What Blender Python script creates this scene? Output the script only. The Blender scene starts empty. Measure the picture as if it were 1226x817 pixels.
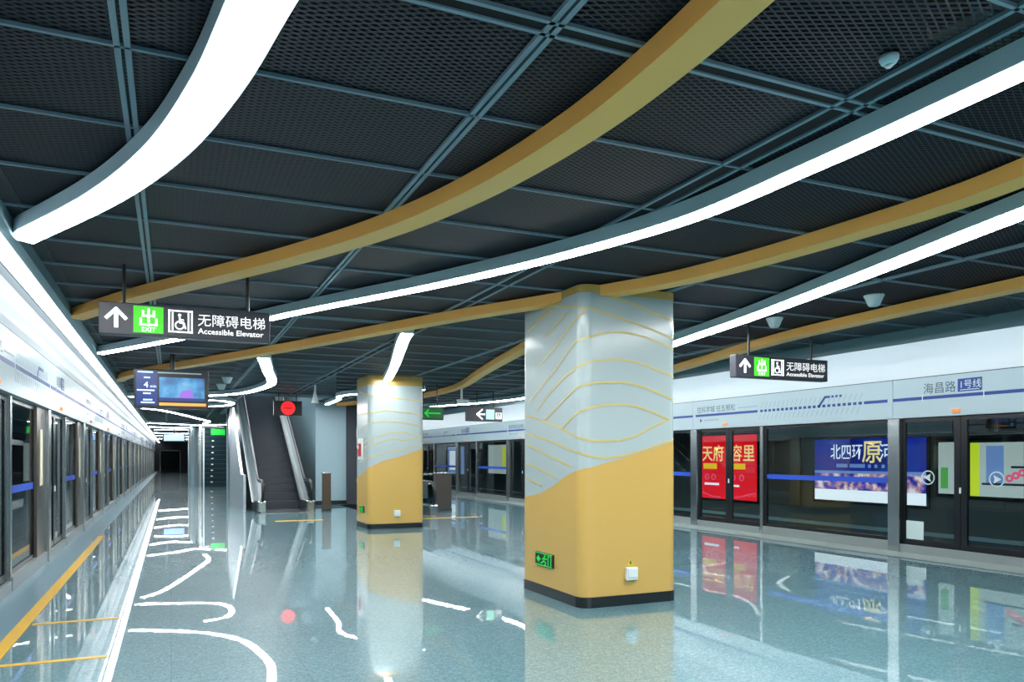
import bpy, bmesh, math, random
from mathutils import Vector, Matrix

random.seed(4)
S = bpy.context.scene
COL = S.collection
PI = math.pi

# ------------------------------------------------------------------ camera, world, exposure
CAM_H = 1.55
YAW = math.atan(408 / 911.6)
cam_d = bpy.data.cameras.new('camera')
cam_d.sensor_width = 36.0
cam_d.lens = 911.6 / 1226 * 36.0
cam_d.shift_y = (548 - 408.5) / 1226
cam_d.clip_start = 0.05
cam_d.clip_end = 400
cam = bpy.data.objects.new('camera', cam_d)
COL.objects.link(cam)
cam.location = (0, 0, CAM_H)
cam.rotation_euler = (PI / 2, 0, -YAW)
S.camera = cam

w = bpy.data.worlds.new('world')
S.world = w
w.use_nodes = True
w.node_tree.nodes['Background'].inputs[0].default_value = (0.5, 0.7, 0.8, 1)
w.node_tree.nodes['Background'].inputs[1].default_value = 0.02

S.view_settings.view_transform = 'Standard'
S.view_settings.look = 'None'
S.view_settings.gamma = 1.0
S.view_settings.use_curve_mapping = False
S.view_settings.exposure = 0.0
S.cycles.max_bounces = 10
S.cycles.diffuse_bounces = 4
S.cycles.glossy_bounces = 5
S.cycles.transparent_max_bounces = 12
S.cycles.sample_clamp_indirect = 6.0
S.cycles.caustics_reflective = False
S.cycles.caustics_refractive = False

LIGHT = 46.0          # ribbon diffusers
COVE = 7.5           # cove tubes
LCOL = (0.98, 1.0, 1.0)

# ------------------------------------------------------------------ materials
def lin(c):
    return tuple(((x / 255) / 12.92 if x / 255 <= 0.04045 else ((x / 255 + 0.055) / 1.055) ** 2.4) for x in c)

def mat(name, rgb, rough=0.5, metal=0.0, emit=0.0, spec=0.5, ecol=None):
    m = bpy.data.materials.new(name)
    m.use_nodes = True
    b = m.node_tree.nodes['Principled BSDF']
    c = (*lin(rgb), 1)
    b.inputs['Base Color'].default_value = c
    b.inputs['Roughness'].default_value = rough
    b.inputs['Metallic'].default_value = metal
    b.inputs['Specular IOR Level'].default_value = spec
    if emit:
        b.inputs['Emission Color'].default_value = (*(ecol or c[:3]), 1)
        b.inputs['Emission Strength'].default_value = emit
    return m

def N(m, t, **kw):
    n = m.node_tree.nodes.new(t)
    for k, v in kw.items():
        setattr(n, k, v)
    return n

def glass(name, tint, f0=1.45):
    m = bpy.data.materials.new(name)
    m.use_nodes = True
    nt = m.node_tree
    nt.nodes.clear()
    out = nt.nodes.new('ShaderNodeOutputMaterial')
    mix = nt.nodes.new('ShaderNodeMixShader')
    fr = nt.nodes.new('ShaderNodeFresnel')
    ge = nt.nodes.new('ShaderNodeNewGeometry')      # keep the far side of a pane from acting as the inside of a solid
    io = nt.nodes.new('ShaderNodeMix')
    io.data_type = 'FLOAT'
    io.inputs[2].default_value = f0
    io.inputs[3].default_value = 1 / f0
    nt.links.new(ge.outputs['Backfacing'], io.inputs[0])
    nt.links.new(io.outputs[0], fr.inputs['IOR'])
    tr = nt.nodes.new('ShaderNodeBsdfTransparent')
    tr.inputs[0].default_value = (*tint, 1)
    gl = nt.nodes.new('ShaderNodeBsdfGlossy')
    gl.inputs['Roughness'].default_value = 0.01
    nt.links.new(fr.outputs[0], mix.inputs[0])
    nt.links.new(tr.outputs[0], mix.inputs[1])
    nt.links.new(gl.outputs[0], mix.inputs[2])
    nt.links.new(mix.outputs[0], out.inputs[0])
    return m

M = {}
M['diffuser'] = mat('light_diffuser', (250, 255, 255), 0.5, emit=LIGHT, ecol=LCOL)
M['cove_diffuser'] = mat('cove_diffuser', (250, 255, 255), 0.5, emit=4.2, ecol=LCOL)
M['cove_tube_right'] = mat('cove_tube_right', (250, 255, 255), 0.5, emit=20.0, ecol=LCOL)
M['cove_tube'] = mat('cove_tube', (250, 255, 255), 0.5, emit=COVE, ecol=LCOL)
M['alu'] = mat('grey_aluminium', (198, 220, 226), 0.5, 0.0)
M['alu_dark'] = mat('ceiling_rail_paint', (118, 140, 150), 0.5, 0.0)
M['board'] = mat('cove_board_paint', (120, 146, 154), 0.5)
M['shade_black'] = mat('shade_black', (8, 10, 13), 0.9)  # painted darkness for the ceiling gaps and the far doorway
M['void'] = mat('ceiling_void_paint', (14, 18, 24), 0.9)
M['duct'] = mat('duct_wrap', (110, 104, 96), 0.8)
M['yellow'] = mat('yellow_paint', (255, 186, 92), 0.4)
M['yellow_col'] = mat('yellow_column_enamel', (204, 166, 92), 0.25)
M['white_col'] = mat('white_column_enamel', (172, 186, 187), 0.2)
M['wave'] = mat('gold_wave_line', (202, 184, 116), 0.35)
M['skirt'] = mat('black_skirting', (28, 34, 38), 0.3)
M['wall_white'] = mat('white_wall_panel', (226, 230, 234), 0.35)
M['header'] = mat('header_panel_enamel', (180, 196, 202), 0.3)
M['blue'] = mat('line_blue', (22, 62, 140), 0.4)
M['ink'] = mat('dark_ink', (62, 78, 96), 0.5)
M['seam'] = mat('seam_dark', (60, 76, 84), 0.6)
M['steel'] = mat('stainless_steel', (176, 184, 186), 0.22, 1.0)
M['satin_steel'] = mat('satin_steel', (186, 196, 204), 0.42, 0.7)
M['steel_dark'] = mat('dark_steel', (92, 98, 100), 0.3, 0.9)
M['bronze'] = mat('bronze_steel', (120, 108, 100), 0.28, 0.9)
M['frame_black'] = mat('black_frame', (20, 23, 28), 0.25)
M['glass'] = glass('clear_glass', (0.80, 0.88, 0.88), 1.5)
M['glass_dark'] = glass('tinted_glass', (0.16, 0.22, 0.24), 1.5)
M['rubber'] = mat('black_rubber', (16, 17, 19), 0.35)
M['step'] = mat('escalator_step', (72, 76, 84), 0.4, 0.5)
M['pale_wall'] = mat('pale_wall_enamel', (164, 190, 199), 0.25)
M['track_wall'] = mat('track_wall', (62, 70, 74), 0.7)
M['track_duct'] = mat('track_duct', (140, 165, 172), 0.5)
M['track_bed'] = mat('track_bed', (40, 42, 44), 0.9)
M['edge_strip'] = mat('platform_edge_strip', (98, 132, 146), 0.3)
M['edge_strip_pale'] = mat('platform_edge_strip_pale', (150, 166, 160), 0.2)
M['floor_yellow'] = mat('floor_line_yellow', (214, 168, 40), 0.35)
M['sign_body'] = mat('sign_body', (54, 56, 66), 0.4)
M['sign_white'] = mat('sign_white_lit', (250, 250, 250), 0.5, emit=0.9)
M['sign_green'] = mat('sign_green_lit', (70, 200, 40), 0.5, emit=0.75)
M['exit_green'] = mat('exit_green_lit', (20, 190, 60), 0.5, emit=0.7)
M['black_plastic'] = mat('black_plastic', (22, 24, 28), 0.35)
M['white_plastic'] = mat('white_plastic', (216, 226, 226), 0.4)
M['led_red'] = mat('led_red', (255, 30, 30), 0.5, emit=1.6, ecol=(1.0, 0.01, 0.012))
M['red_paint'] = mat('red_paint', (190, 40, 44), 0.4)
M['lamp_amber'] = mat('lamp_amber', (230, 130, 60), 0.4, emit=0.6)
M['cream'] = mat('cream_sticker', (232, 226, 196), 0.4)
M['sticker'] = mat('pale_sticker', (196, 214, 214), 0.4)
M['blue_band'] = mat('blue_band', (26, 74, 190), 0.4)
M['ad_red'] = mat('poster_red', (225, 20, 40), 0.5, emit=0.95, ecol=lin((240, 14, 34)))
M['ad_yellow'] = mat('poster_yellow', (250, 196, 40), 0.5, emit=0.95)
M['ad_cream'] = mat('poster_cream', (255, 226, 150), 0.5, emit=1.0)
M['ad_pink'] = mat('poster_pink', (240, 90, 130), 0.5, emit=0.8)
M['ad_white'] = mat('poster_white', (245, 245, 255), 0.5, emit=1.0)
M['ad_grey'] = mat('poster_grey', (190, 198, 196), 0.5, emit=0.75)
M['ad_lime'] = mat('poster_lime', (214, 224, 40), 0.5, emit=0.85)
M['ad_green'] = mat('poster_green', (90, 170, 80), 0.5, emit=0.7)
M['ad_lightblue'] = mat('poster_light_blue', (120, 150, 210), 0.5, emit=0.7)
M['ad_orange'] = mat('screen_orange', (240, 150, 70), 0.5, emit=0.9)
M['screen_navy'] = mat('screen_navy', (24, 42, 96), 0.3, emit=0.9)
M['screen_text'] = mat('screen_text', (190, 220, 255), 0.3, emit=1.0)
M['screen_purple'] = mat('screen_purple', (130, 84, 180), 0.3, emit=0.9)
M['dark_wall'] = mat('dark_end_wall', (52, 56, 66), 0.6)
M['orange_paint'] = mat('orange_paint', (206, 160, 110), 0.5)

def floor_material():
    m = mat('polished_terrazzo', (100, 132, 140), 0.4, spec=0.2)
    nt = m.node_tree
    b = nt.nodes['Principled BSDF']
    tc = N(m, 'ShaderNodeTexCoord')
    v = N(m, 'ShaderNodeTexVoronoi')
    v.inputs['Scale'].default_value = 70
    n = N(m, 'ShaderNodeTexNoise')
    n.inputs['Scale'].default_value = 26
    n.inputs['Detail'].default_value = 5
    r = N(m, 'ShaderNodeValToRGB')
    e = r.color_ramp.elements
    e[0].position, e[0].color = 0.0, (*lin((68, 108, 118)), 1)
    e[1].position, e[1].color = 1.0, (*lin((136, 170, 178)), 1)
    k = r.color_ramp.elements.new(0.5)
    k.color = (*lin((95, 135, 145)), 1)
    sep = N(m, 'ShaderNodeSeparateColor')
    mx = N(m, 'ShaderNodeMix', data_type='FLOAT')
    mx.inputs[0].default_value = 0.45
    nt.links.new(tc.outputs['Object'], v.inputs['Vector'])
    nt.links.new(tc.outputs['Object'], n.inputs['Vector'])
    nt.links.new(v.outputs['Color'], sep.inputs[0])
    nt.links.new(sep.outputs[0], mx.inputs[2])
    nt.links.new(n.outputs['Fac'], mx.inputs[3])
    nt.links.new(mx.outputs[0], r.inputs[0])
    # tile joints 0.9 m
    br = N(m, 'ShaderNodeTexBrick')
    br.offset = 0.0
    br.inputs['Scale'].default_value = 1.0
    br.inputs['Brick Width'].default_value = 0.9
    br.inputs['Row Height'].default_value = 0.9
    br.inputs['Mortar Size'].default_value = 0.003
    br.inputs['Color1'].default_value = (1, 1, 1, 1)
    br.inputs['Color2'].default_value = (0.93, 0.94, 0.95, 1)
    br.inputs['Mortar'].default_value = (0.6, 0.62, 0.64, 1)
    nt.links.new(tc.outputs['Object'], br.inputs['Vector'])
    mu = N(m, 'ShaderNodeMix', data_type='RGBA', blend_type='MULTIPLY')
    mu.inputs[0].default_value = 0.8
    nt.links.new(r.outputs[0], mu.inputs[6])
    nt.links.new(br.outputs[0], mu.inputs[7])
    nt.links.new(mu.outputs[2], b.inputs['Base Color'])
    b.inputs['Coat Weight'].default_value = 1.0
    b.inputs['Coat Roughness'].default_value = 0.008
    b.inputs['Coat IOR'].default_value = 1.85
    # faint unevenness of the polish
    nb = N(m, 'ShaderNodeTexNoise')
    nb.inputs['Scale'].default_value = 9
    nb.inputs['Detail'].default_value = 2
    bp = N(m, 'ShaderNodeBump')
    bp.inputs['Strength'].default_value = 0.008
    bp.inputs['Distance'].default_value = 0.012
    nt.links.new(tc.outputs['Object'], nb.inputs['Vector'])
    nt.links.new(nb.outputs['Fac'], bp.inputs['Height'])
    nt.links.new(bp.outputs[0], b.inputs['Coat Normal'])
    return m
M['floor'] = floor_material()

def mesh_material():
    """expanded metal ceiling: diamond strands over real (transparent) holes"""
    m = mat('expanded_metal_mesh', (16, 31, 46), 0.5, 0.0)
    nt = m.node_tree
    b = nt.nodes['Principled BSDF']
    out = nt.nodes['Material Output']
    tc = N(m, 'ShaderNodeTexCoord')
    sp = N(m, 'ShaderNodeSeparateXYZ')
    nt.links.new(tc.outputs['Object'], sp.inputs[0])
    def math_(op, a, bb=None):
        n = N(m, 'ShaderNodeMath', operation=op)
        for i, q in enumerate((a, bb)):
            if q is None:
                continue
            if isinstance(q, (int, float)):
                n.inputs[i].default_value = q
            else:
                nt.links.new(q, n.inputs[i])
        return n.outputs[0]
    u = math_('MULTIPLY', sp.outputs[0], 1 / 0.074)
    v = math_('MULTIPLY', sp.outputs[1], 1 / 0.036)
    a = math_('ADD', u, v)
    c = math_('SUBTRACT', u, v)
    fa = math_('ABSOLUTE', math_('SUBTRACT', math_('FRACT', a), 0.5))
    fc = math_('ABSOLUTE', math_('SUBTRACT', math_('FRACT', c), 0.5))
    mx = math_('MAXIMUM', fa, fc)
    st = math_('GREATER_THAN', mx, 0.405)
    tr = N(m, 'ShaderNodeBsdfTransparent')
    mix = N(m, 'ShaderNodeMixShader')
    nt.links.new(st, mix.inputs[0])
    nt.links.new(tr.outputs[0], mix.inputs[1])
    nt.links.new(b.outputs[0], mix.inputs[2])
    nt.links.new(mix.outputs[0], out.inputs[0])
    return m
M['mesh'] = mesh_material()

def screen_material(name, stops, scale, emit):
    m = mat(name, (60, 120, 200), 0.3)
    nt = m.node_tree
    b = nt.nodes['Principled BSDF']
    tc = N(m, 'ShaderNodeTexCoord')
    n = N(m, 'ShaderNodeTexNoise')
    n.inputs['Scale'].default_value = scale
    n.inputs['Detail'].default_value = 3
    r = N(m, 'ShaderNodeValToRGB')
    e = r.color_ramp.elements
    e[0].position, e[0].color = stops[0][0], (*lin(stops[0][1]), 1)
    e[1].position, e[1].color = stops[-1][0], (*lin(stops[-1][1]), 1)
    for p, c in stops[1:-1]:
        k = e.new(p)
        k.color = (*lin(c), 1)
    nt.links.new(tc.outputs['Object'], n.inputs['Vector'])
    nt.links.new(n.outputs['Fac'], r.inputs[0])
    nt.links.new(r.outputs[0], b.inputs['Emission Color'])
    b.inputs['Base Color'].default_value = (0.01, 0.01, 0.02, 1)
    b.inputs['Emission Strength'].default_value = emit
    return m
M['tv_picture'] = screen_material('tv_picture', [(0.3, (20, 80, 150)), (0.5, (70, 160, 220)), (0.7, (150, 215, 245))], 3.0, 0.95)
M['ad_blue'] = screen_material('poster_night_blue', [(0.3, (8, 20, 110)), (0.5, (16, 48, 170)), (0.7, (30, 50, 160))], 1.5, 0.8)
M['ad_city'] = screen_material('poster_city_lights', [(0.35, (30, 40, 130)), (0.45, (90, 90, 200)), (0.55, (215, 150, 150)), (0.65, (240, 235, 255))], 6.0, 1.0)

# ------------------------------------------------------------------ mesh builders
class MB:
    def __init__(self):
        self.bm = bmesh.new()
    def face(self, pts):
        vs = [self.bm.verts.new(p) for p in pts]
        try:
            return self.bm.faces.new(vs)
        except ValueError:
            return None
    def box(self, x0, x1, y0, y1, z0, z1, bev=0.0):
        c = [(x0, y0, z0), (x1, y0, z0), (x1, y1, z0), (x0, y1, z0), (x0, y0, z1), (x1, y0, z1), (x1, y1, z1), (x0, y1, z1)]
        v = [self.bm.verts.new(p) for p in c]
        fs = [self.bm.faces.new([v[i] for i in f]) for f in ((3, 2, 1, 0), (4, 5, 6, 7), (0, 1, 5, 4), (1, 2, 6, 5), (2, 3, 7, 6), (3, 0, 4, 7))]
        if bev:
            es = list({e for f in fs for e in f.edges})
            bmesh.ops.bevel(self.bm, geom=es, offset=bev, segments=2, affect='EDGES', profile=0.5)
        return self
    def prism(self, poly, axis, a, b):
        """poly: 2D outline; axis 'x' -> (y,z), 'y' -> (x,z), 'z' -> (x,y); extruded from a to b"""
        def P(p, t):
            return {'x': (t, p[0], p[1]), 'y': (p[0], t, p[1]), 'z': (p[0], p[1], t)}[axis]
        A = [self.bm.verts.new(P(p, a)) for p in poly]
        B = [self.bm.verts.new(P(p, b)) for p in poly]
        n = len(poly)
        self.bm.faces.new(A)
        self.bm.faces.new(B[::-1])
        for i in range(n):
            self.bm.faces.new([A[i], B[i], B[(i + 1) % n], A[(i + 1) % n]])
        return self
    def tube(self, path, r, seg=10, closed=False):
        path = [Vector(p) for p in path]
        rings = []
        n = len(path)
        up = None
        for i, p in enumerate(path):
            a = path[(i - 1) % n] if (i or closed) else p
            b = path[(i + 1) % n] if (i < n - 1 or closed) else p
            t = (b - a).normalized()
            if up is None:
                up = Vector((0, 0, 1)) if abs(t.z) < 0.9 else Vector((1, 0, 0))
            s = t.cross(up).normalized()
            up = s.cross(t).normalized()
            rings.append([self.bm.verts.new(p + r * (math.cos(q) * s + math.sin(q) * up)) for q in [2 * PI * k / seg for k in range(seg)]])
        m = n if closed else n - 1
        for i in range(m):
            A, B = rings[i], rings[(i + 1) % n]
            for k in range(seg):
                self.bm.faces.new([A[k], A[(k + 1) % seg], B[(k + 1) % seg], B[k]])
        if not closed:
            self.bm.faces.new(rings[0][::-1])
            self.bm.faces.new(rings[-1])
        return self
    def lathe(self, prof, seg=20, c=(0, 0, 0)):
        rings = []
        for r, z in prof:
            rings.append([self.bm.verts.new((c[0] + r * math.cos(2 * PI * k / seg), c[1] + r * math.sin(2 * PI * k / seg), c[2] + z)) for k in range(seg)])
        for A, B in zip(rings, rings[1:]):
            for k in range(seg):
                self.bm.faces.new([A[k], A[(k + 1) % seg], B[(k + 1) % seg], B[k]])
        self.bm.faces.new(rings[0][::-1])
        self.bm.faces.new(rings[-1])
        return self
    def ribbon(self, path, wdt, z0, z1, off=0.0):
        """a bar of rectangular section swept along a plan path, shifted sideways by off"""
        n = len(path)
        L, R = [], []
        for i in range(n):
            a = Vector(path[max(i - 1, 0)]); b = Vector(path[min(i + 1, n - 1)])
            t = (b - a).normalized()
            s = Vector((-t.y, t.x))
            p = Vector(path[i]) + s * off
            l, r = p + s * wdt / 2, p - s * wdt / 2
            for q in (l, r):            # stop flush at the cove boards
                q.x = min(max(q.x, -1.083), 9.468)
            L.append(l); R.append(r)
        V = [[self.bm.verts.new((q.x, q.y, z)) for q, z in ((l, z0), (r, z0), (r, z1), (l, z1))] for l, r in zip(L, R)]
        for A, B in zip(V, V[1:]):
            for k in range(4):
                self.bm.faces.new([A[k], A[(k + 1) % 4], B[(k + 1) % 4], B[k]])
        self.bm.faces.new(V[0][::-1])
        self.bm.faces.new(V[-1])
        return self
    def disc(self, o, U, V, r, th=0.004, seg=28, hole=0.0):
        o, U, V = Vector(o), Vector(U), Vector(V)
        n = U.cross(V)
        def ring(rr, t):
            return [self.bm.verts.new(o + n * t + rr * (math.cos(2 * PI * k / seg) * U + math.sin(2 * PI * k / seg) * V)) for k in range(seg)]
        if hole <= 0:
            A, B = ring(r, 0), ring(r, th)
            self.bm.faces.new(A[::-1]); self.bm.faces.new(B)
            for k in range(seg):
                self.bm.faces.new([A[k], A[(k + 1) % seg], B[(k + 1) % seg], B[k]])
        else:
            a, b, c, d = ring(r, 0), ring(r, th), ring(hole, th), ring(hole, 0)
            for X, Y in ((a, b), (b, c), (c, d), (d, a)):
                for k in range(seg):
                    self.bm.faces.new([X[k], X[(k + 1) % seg], Y[(k + 1) % seg], Y[k]])
        return self
    def plate(self, o, U, V, poly, th=0.004):
        """flat plate: 2D outline in the U,V plane at o, thickness along U x V"""
        o, U, V = Vector(o), Vector(U), Vector(V)
        n = U.cross(V)
        A = [self.bm.verts.new(o + U * p[0] + V * p[1]) for p in poly]
        B = [self.bm.verts.new(o + U * p[0] + V * p[1] + n * th) for p in poly]
        self.bm.faces.new(A[::-1]); self.bm.faces.new(B)
        k = len(poly)
        for i in range(k):
            self.bm.faces.new([A[i], A[(i + 1) % k], B[(i + 1) % k], B[i]])
        return self
    def rect(self, o, U, V, u0, u1, v0, v1, th=0.004):
        return self.plate(o, U, V, [(u0, v0), (u1, v0), (u1, v1), (u0, v1)], th)
    def stroke(self, o, U, V, pts, wd, th=0.004):
        for a, b in zip(pts, pts[1:]):
            a, b = Vector(a), Vector(b)
            t = (b - a).normalized(); s = Vector((-t.y, t.x)) * wd / 2
            a2, b2 = a - t * wd * 0.3, b + t * wd * 0.3
            self.plate(o, U, V, [tuple(a2 - s), tuple(b2 - s), tuple(b2 + s), tuple(a2 + s)], th)
        return self
    def text(self, body, o, U, V, size, th=0.003, bold=0.0, align='LEFT', width=None):
        o, U, V = Vector(o), Vector(U), Vector(V)
        n = U.cross(V)
        cu = bpy.data.curves.new('text', 'FONT')
        cu.body = body; cu.size = 1.0; cu.align_x = align; cu.offset = bold; cu.resolution_u = 2
        ob = bpy.data.objects.new('text', cu)
        COL.objects.link(ob)
        bpy.context.view_layer.update()
        me = bpy.data.meshes.new_from_object(ob.evaluated_get(bpy.context.evaluated_depsgraph_get()))
        bpy.data.objects.remove(ob); bpy.data.curves.remove(cu)
        if len(me.vertices) == 0:
            return self
        xs = [v.co.x for v in me.vertices]
        sx = size
        if width:
            sx = width / max(1e-6, max(xs) - min(xs))
        vs = [self.bm.verts.new(o + U * v.co.x * sx + V * v.co.y * size + n * th) for v in me.vertices]
        for p in me.polygons:
            try:
                self.bm.faces.new([vs[i] for i in p.vertices])
            except ValueError:
                pass
        bpy.data.meshes.remove(me)
        return self

ORIG = {}
def obj(name, mb, m, parent=None, smooth=False, normals=True):
    off = ORIG.get(parent.name, Vector((0, 0, 0))) if parent else Vector((0, 0, 0))
    bm = mb.bm
    if off.length:
        bmesh.ops.translate(bm, verts=bm.verts, vec=-off)
    if normals:
        bmesh.ops.recalc_face_normals(bm, faces=bm.faces)
    me = bpy.data.meshes.new(name)
    bm.to_mesh(me); bm.free()
    me.materials.append(M[m])
    if smooth:
        for p in me.polygons:
            p.use_smooth = True
    o = bpy.data.objects.new(name, me)
    COL.objects.link(o)
    if parent:
        o.parent = parent
        ORIG[o.name] = off
    return o

def tag(o, label=None, cat=None, group=None, kind=None):
    if label: o['label'] = label
    if cat: o['category'] = cat
    if group: o['group'] = group
    if kind: o['kind'] = kind
    return o

def thing(name, label, cat, loc=(0, 0, 0), group=None, kind='thing'):
    o = bpy.data.objects.new(name, None)
    o.empty_display_size = 0.2
    COL.objects.link(o)
    o.location = loc
    ORIG[o.name] = Vector(loc)
    return tag(o, label, cat, group, kind)

def struct(name, mb, m, parent=None, smooth=False):
    return tag(obj(name, mb, m, parent, smooth), kind='structure')

KIDS = {}
def copy_tree(o, parent=None):
    c = o.copy()
    COL.objects.link(c)
    if parent: c.parent = parent
    for ch in [x for x in bpy.data.objects if x.parent == o]:
        copy_tree(ch, c)
    return c

def smooth_path(pts, n=10):
    P = [Vector(p) for p in pts]
    P = [P[0] * 2 - P[1]] + P + [P[-1] * 2 - P[-2]]
    out = []
    for i in range(1, len(P) - 2):
        for k in range(n):
            t = k / n
            a, b, c, d = P[i - 1], P[i], P[i + 1], P[i + 2]
            out.append(0.5 * ((2 * b) + (c - a) * t + (2 * a - 5 * b + 4 * c - d) * t * t + (3 * b - a - 3 * c + d) * t ** 3))
    out.append(P[-2])
    return [tuple(p) for p in out]

# ------------------------------------------------------------------ the setting
XL, XR = -1.70, 10.95           # door planes
HL, HR = 2.27, 2.19             # header undersides
GL, GR = 2.98, 2.83             # header tops (dark groove)
ZC = 3.345                      # ceiling mesh
CXL, CXR = -1.085, 9.47         # ceiling edges (cove boards)
Y0, Y1 = -5.0, 96.0
HOLE = (1.9, 4.3, 22.5, 34.0)   # escalator opening in the ceiling
FH = (5.0, 6.15, 20.0, 29.0)    # escalator opening in the floor

def slabs(hole, x0, x1, y0, y1):
    a, b, c, d = hole
    return [(x0, x1, y0, c), (x0, a, c, d), (b, x1, c, d), (x0, x1, d, y1)]

mb = MB()
for a, b, c, d in slabs(FH, XL - 0.25, XR + 0.25, Y0, Y1):
    mb.box(a, b, c, d, -0.25, 0.0)
struct('floor', mb, 'floor')
struct('trim_1', MB().box(XL - 0.05, -1.30, Y0, Y1, 0.0, 0.004), 'edge_strip')
struct('trim_2', MB().box(10.30, XR + 0.05, Y0, Y1, 0.0, 0.004), 'edge_strip_pale')
struct('trim_3', MB().box(10.27, 10.30, Y0, Y1, 0.0, 0.005), 'seam')

# yellow line and box marks on the floor
ln = thing('floor_line', 'long yellow line painted on floor along the left platform doors', 'floor line', (-1.25, 3, 0))
obj('stripe', MB().box(-1.30, -1.19, 2.0, 17.0, 0.004, 0.008), 'floor_yellow', ln)
for yy, lab in ((6.70, 'short yellow bar crossing from the long yellow floor line, the nearer of two'),
                (8.25, 'short yellow bar crossing from the long yellow floor line, the farther of two')):
    k = obj('floor_mark', MB().box(-1.17, -0.45, yy - 0.035, yy + 0.035, 0.0, 0.004), 'floor_yellow')
    tag(k, lab, 'floor line', kind='thing')
k = obj('floor_mark', MB().box(2.30, 3.44, 19.05, 19.3, 0.0, 0.004), 'floor_yellow')
tag(k, 'yellow warning bar on the floor before the escalator foot', 'floor line', kind='thing')
k = obj('floor_mark', MB().box(5.75, 7.3, 18.38, 18.56, 0.0, 0.004), 'floor_yellow')
tag(k, 'yellow warning bar on the floor right of the farther column', 'floor line', kind='thing')

# mesh ceiling with its rails
mb = MB()
for a, b, c, d in slabs(HOLE, CXL, CXR, Y0, Y1):
    mb.box(a, b, c, d, ZC + 0.006, ZC + 0.010)
ceil = struct('ceiling', mb, 'mesh')
HX0, HX1, HY0, HY1 = HOLE
def cut_y(x0, x1, y0, y1):
    """split a rail where it would cross the opening"""
    if x1 <= HX0 or x0 >= HX1 or y1 <= HY0 or y0 >= HY1:
        return [(x0, x1, y0, y1)]
    if y1 - y0 > x1 - x0:
        return [(x0, x1, y0, HY0), (x0, x1, HY1, y1)]
    return [(x0, HX0, y0, y1), (HX1, x1, y0, y1)]
mb = MB(); gap = MB()
def rail(x0, x1, y0, y1):
    for q in cut_y(x0, x1, y0, y1):
        mb.box(*q, ZC - 0.012, ZC + 0.006)
for x in (-0.195, 1.45, 4.90, 6.55, 8.20):
    rail(x - 0.034, x - 0.008, Y0, Y1); rail(x + 0.008, x + 0.034, Y0, Y1)
rail(3.06, 3.085, Y0, Y1); rail(3.195, 3.22, Y0, Y1)
for q in cut_y(3.09, 3.19, Y0, Y1):
    gap.box(*q, ZC - 0.002, ZC + 0.003)
y = 2.83 - 0.885 * 8
i = -8
while y < 92:
    if i % 8 == 0:
        rail(CXL, CXR, y - 0.055, y - 0.033); rail(CXL, CXR, y + 0.033, y + 0.055)
        for q in cut_y(CXL, CXR, y - 0.032, y + 0.032):
            gap.box(*q, ZC - 0.003, ZC + 0.002)
    else:
        rail(CXL, CXR, y - 0.009, y + 0.009)
    y += 0.885; i += 1
struct('ceiling_rails', mb, 'alu_dark', ceil)
struct('ceiling_gap_shade', gap, 'shade_black', ceil)  # black strips between paired rails, painting the shade of open gaps
# the dark void above, with ducts seen through the mesh
mb = MB()
for a, b, c, d in slabs(HOLE, XL - 3.0, XR + 3.0, Y0 - 0.5, Y1 + 0.5):
    mb.box(a, b, c, d, 4.35, 4.6)
struct('ceiling_slab', mb, 'void')
for nm, (a, b, c, d), lab in (('air_duct', (3.4, 4.7, -3.0, 2.6), 'brownish duct box seen through the ceiling mesh at the top right'),):
    k = thing(nm, lab, 'duct', (a, c, 3.6))
    obj('duct_body', MB().box(a, b, c, d, 3.62, 4.1, 0.02), 'duct', k)
    fl = MB()
    for q in range(5):
        fl.box(a - 0.03, b + 0.03, c + 0.1 + q * 1.3, c + 0.14 + q * 1.3, 3.6, 4.13)
    obj('flange', fl, 'alu_dark', k)
    obj('hanger', MB().box(a + 0.1, a + 0.13, d - 1.0, d - 0.97, 4.1, 4.36).box(b - 0.13, b - 0.1, d - 1.0, d - 0.97, 4.1, 4.36), 'alu_dark', k)

# cove boards
struct('trim_4', MB().box(CXL - 0.02, CXL, Y0, Y1, 3.235, 3.56), 'board')
struct('trim_5', MB().box(CXR, CXR + 0.02, Y0, Y1, 3.16, 3.62), 'board')
# upper lit walls (above the header groove)
struct('wall_left', MB().prism([(XL + 0.02, GL), (XL + 0.06, GL + 0.10), (XL + 0.06, 3.48), (XL - 0.2, 3.56), (XL - 0.35, GL)], 'y', Y0, Y1), 'wall_white')
struct('wall_right', MB().prism([(XR - 0.02, GR), (XR + 0.0, GR + 0.10), (XR + 0.03, 3.45), (XR + 0.1, 3.62), (XR + 0.4, GR)], 'y', Y0, Y1), 'wall_white')
struct('cove_left', MB().box(XL - 0.2, CXL - 0.02, Y0, Y1, 3.56, 3.60), 'wall_white')
struct('cove_right', MB().box(CXR + 0.02, XR + 0.2, Y0, Y1, 3.62, 3.66), 'wall_white')
struct('trim_6', MB().box(XL - 0.3, XL + 0.055, Y0, Y1, GL - 0.012, GL), 'seam')
struct('trim_7', MB().box(XR - 0.055, XR + 0.3, Y0, Y1, GR - 0.012, GR), 'seam')
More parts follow.
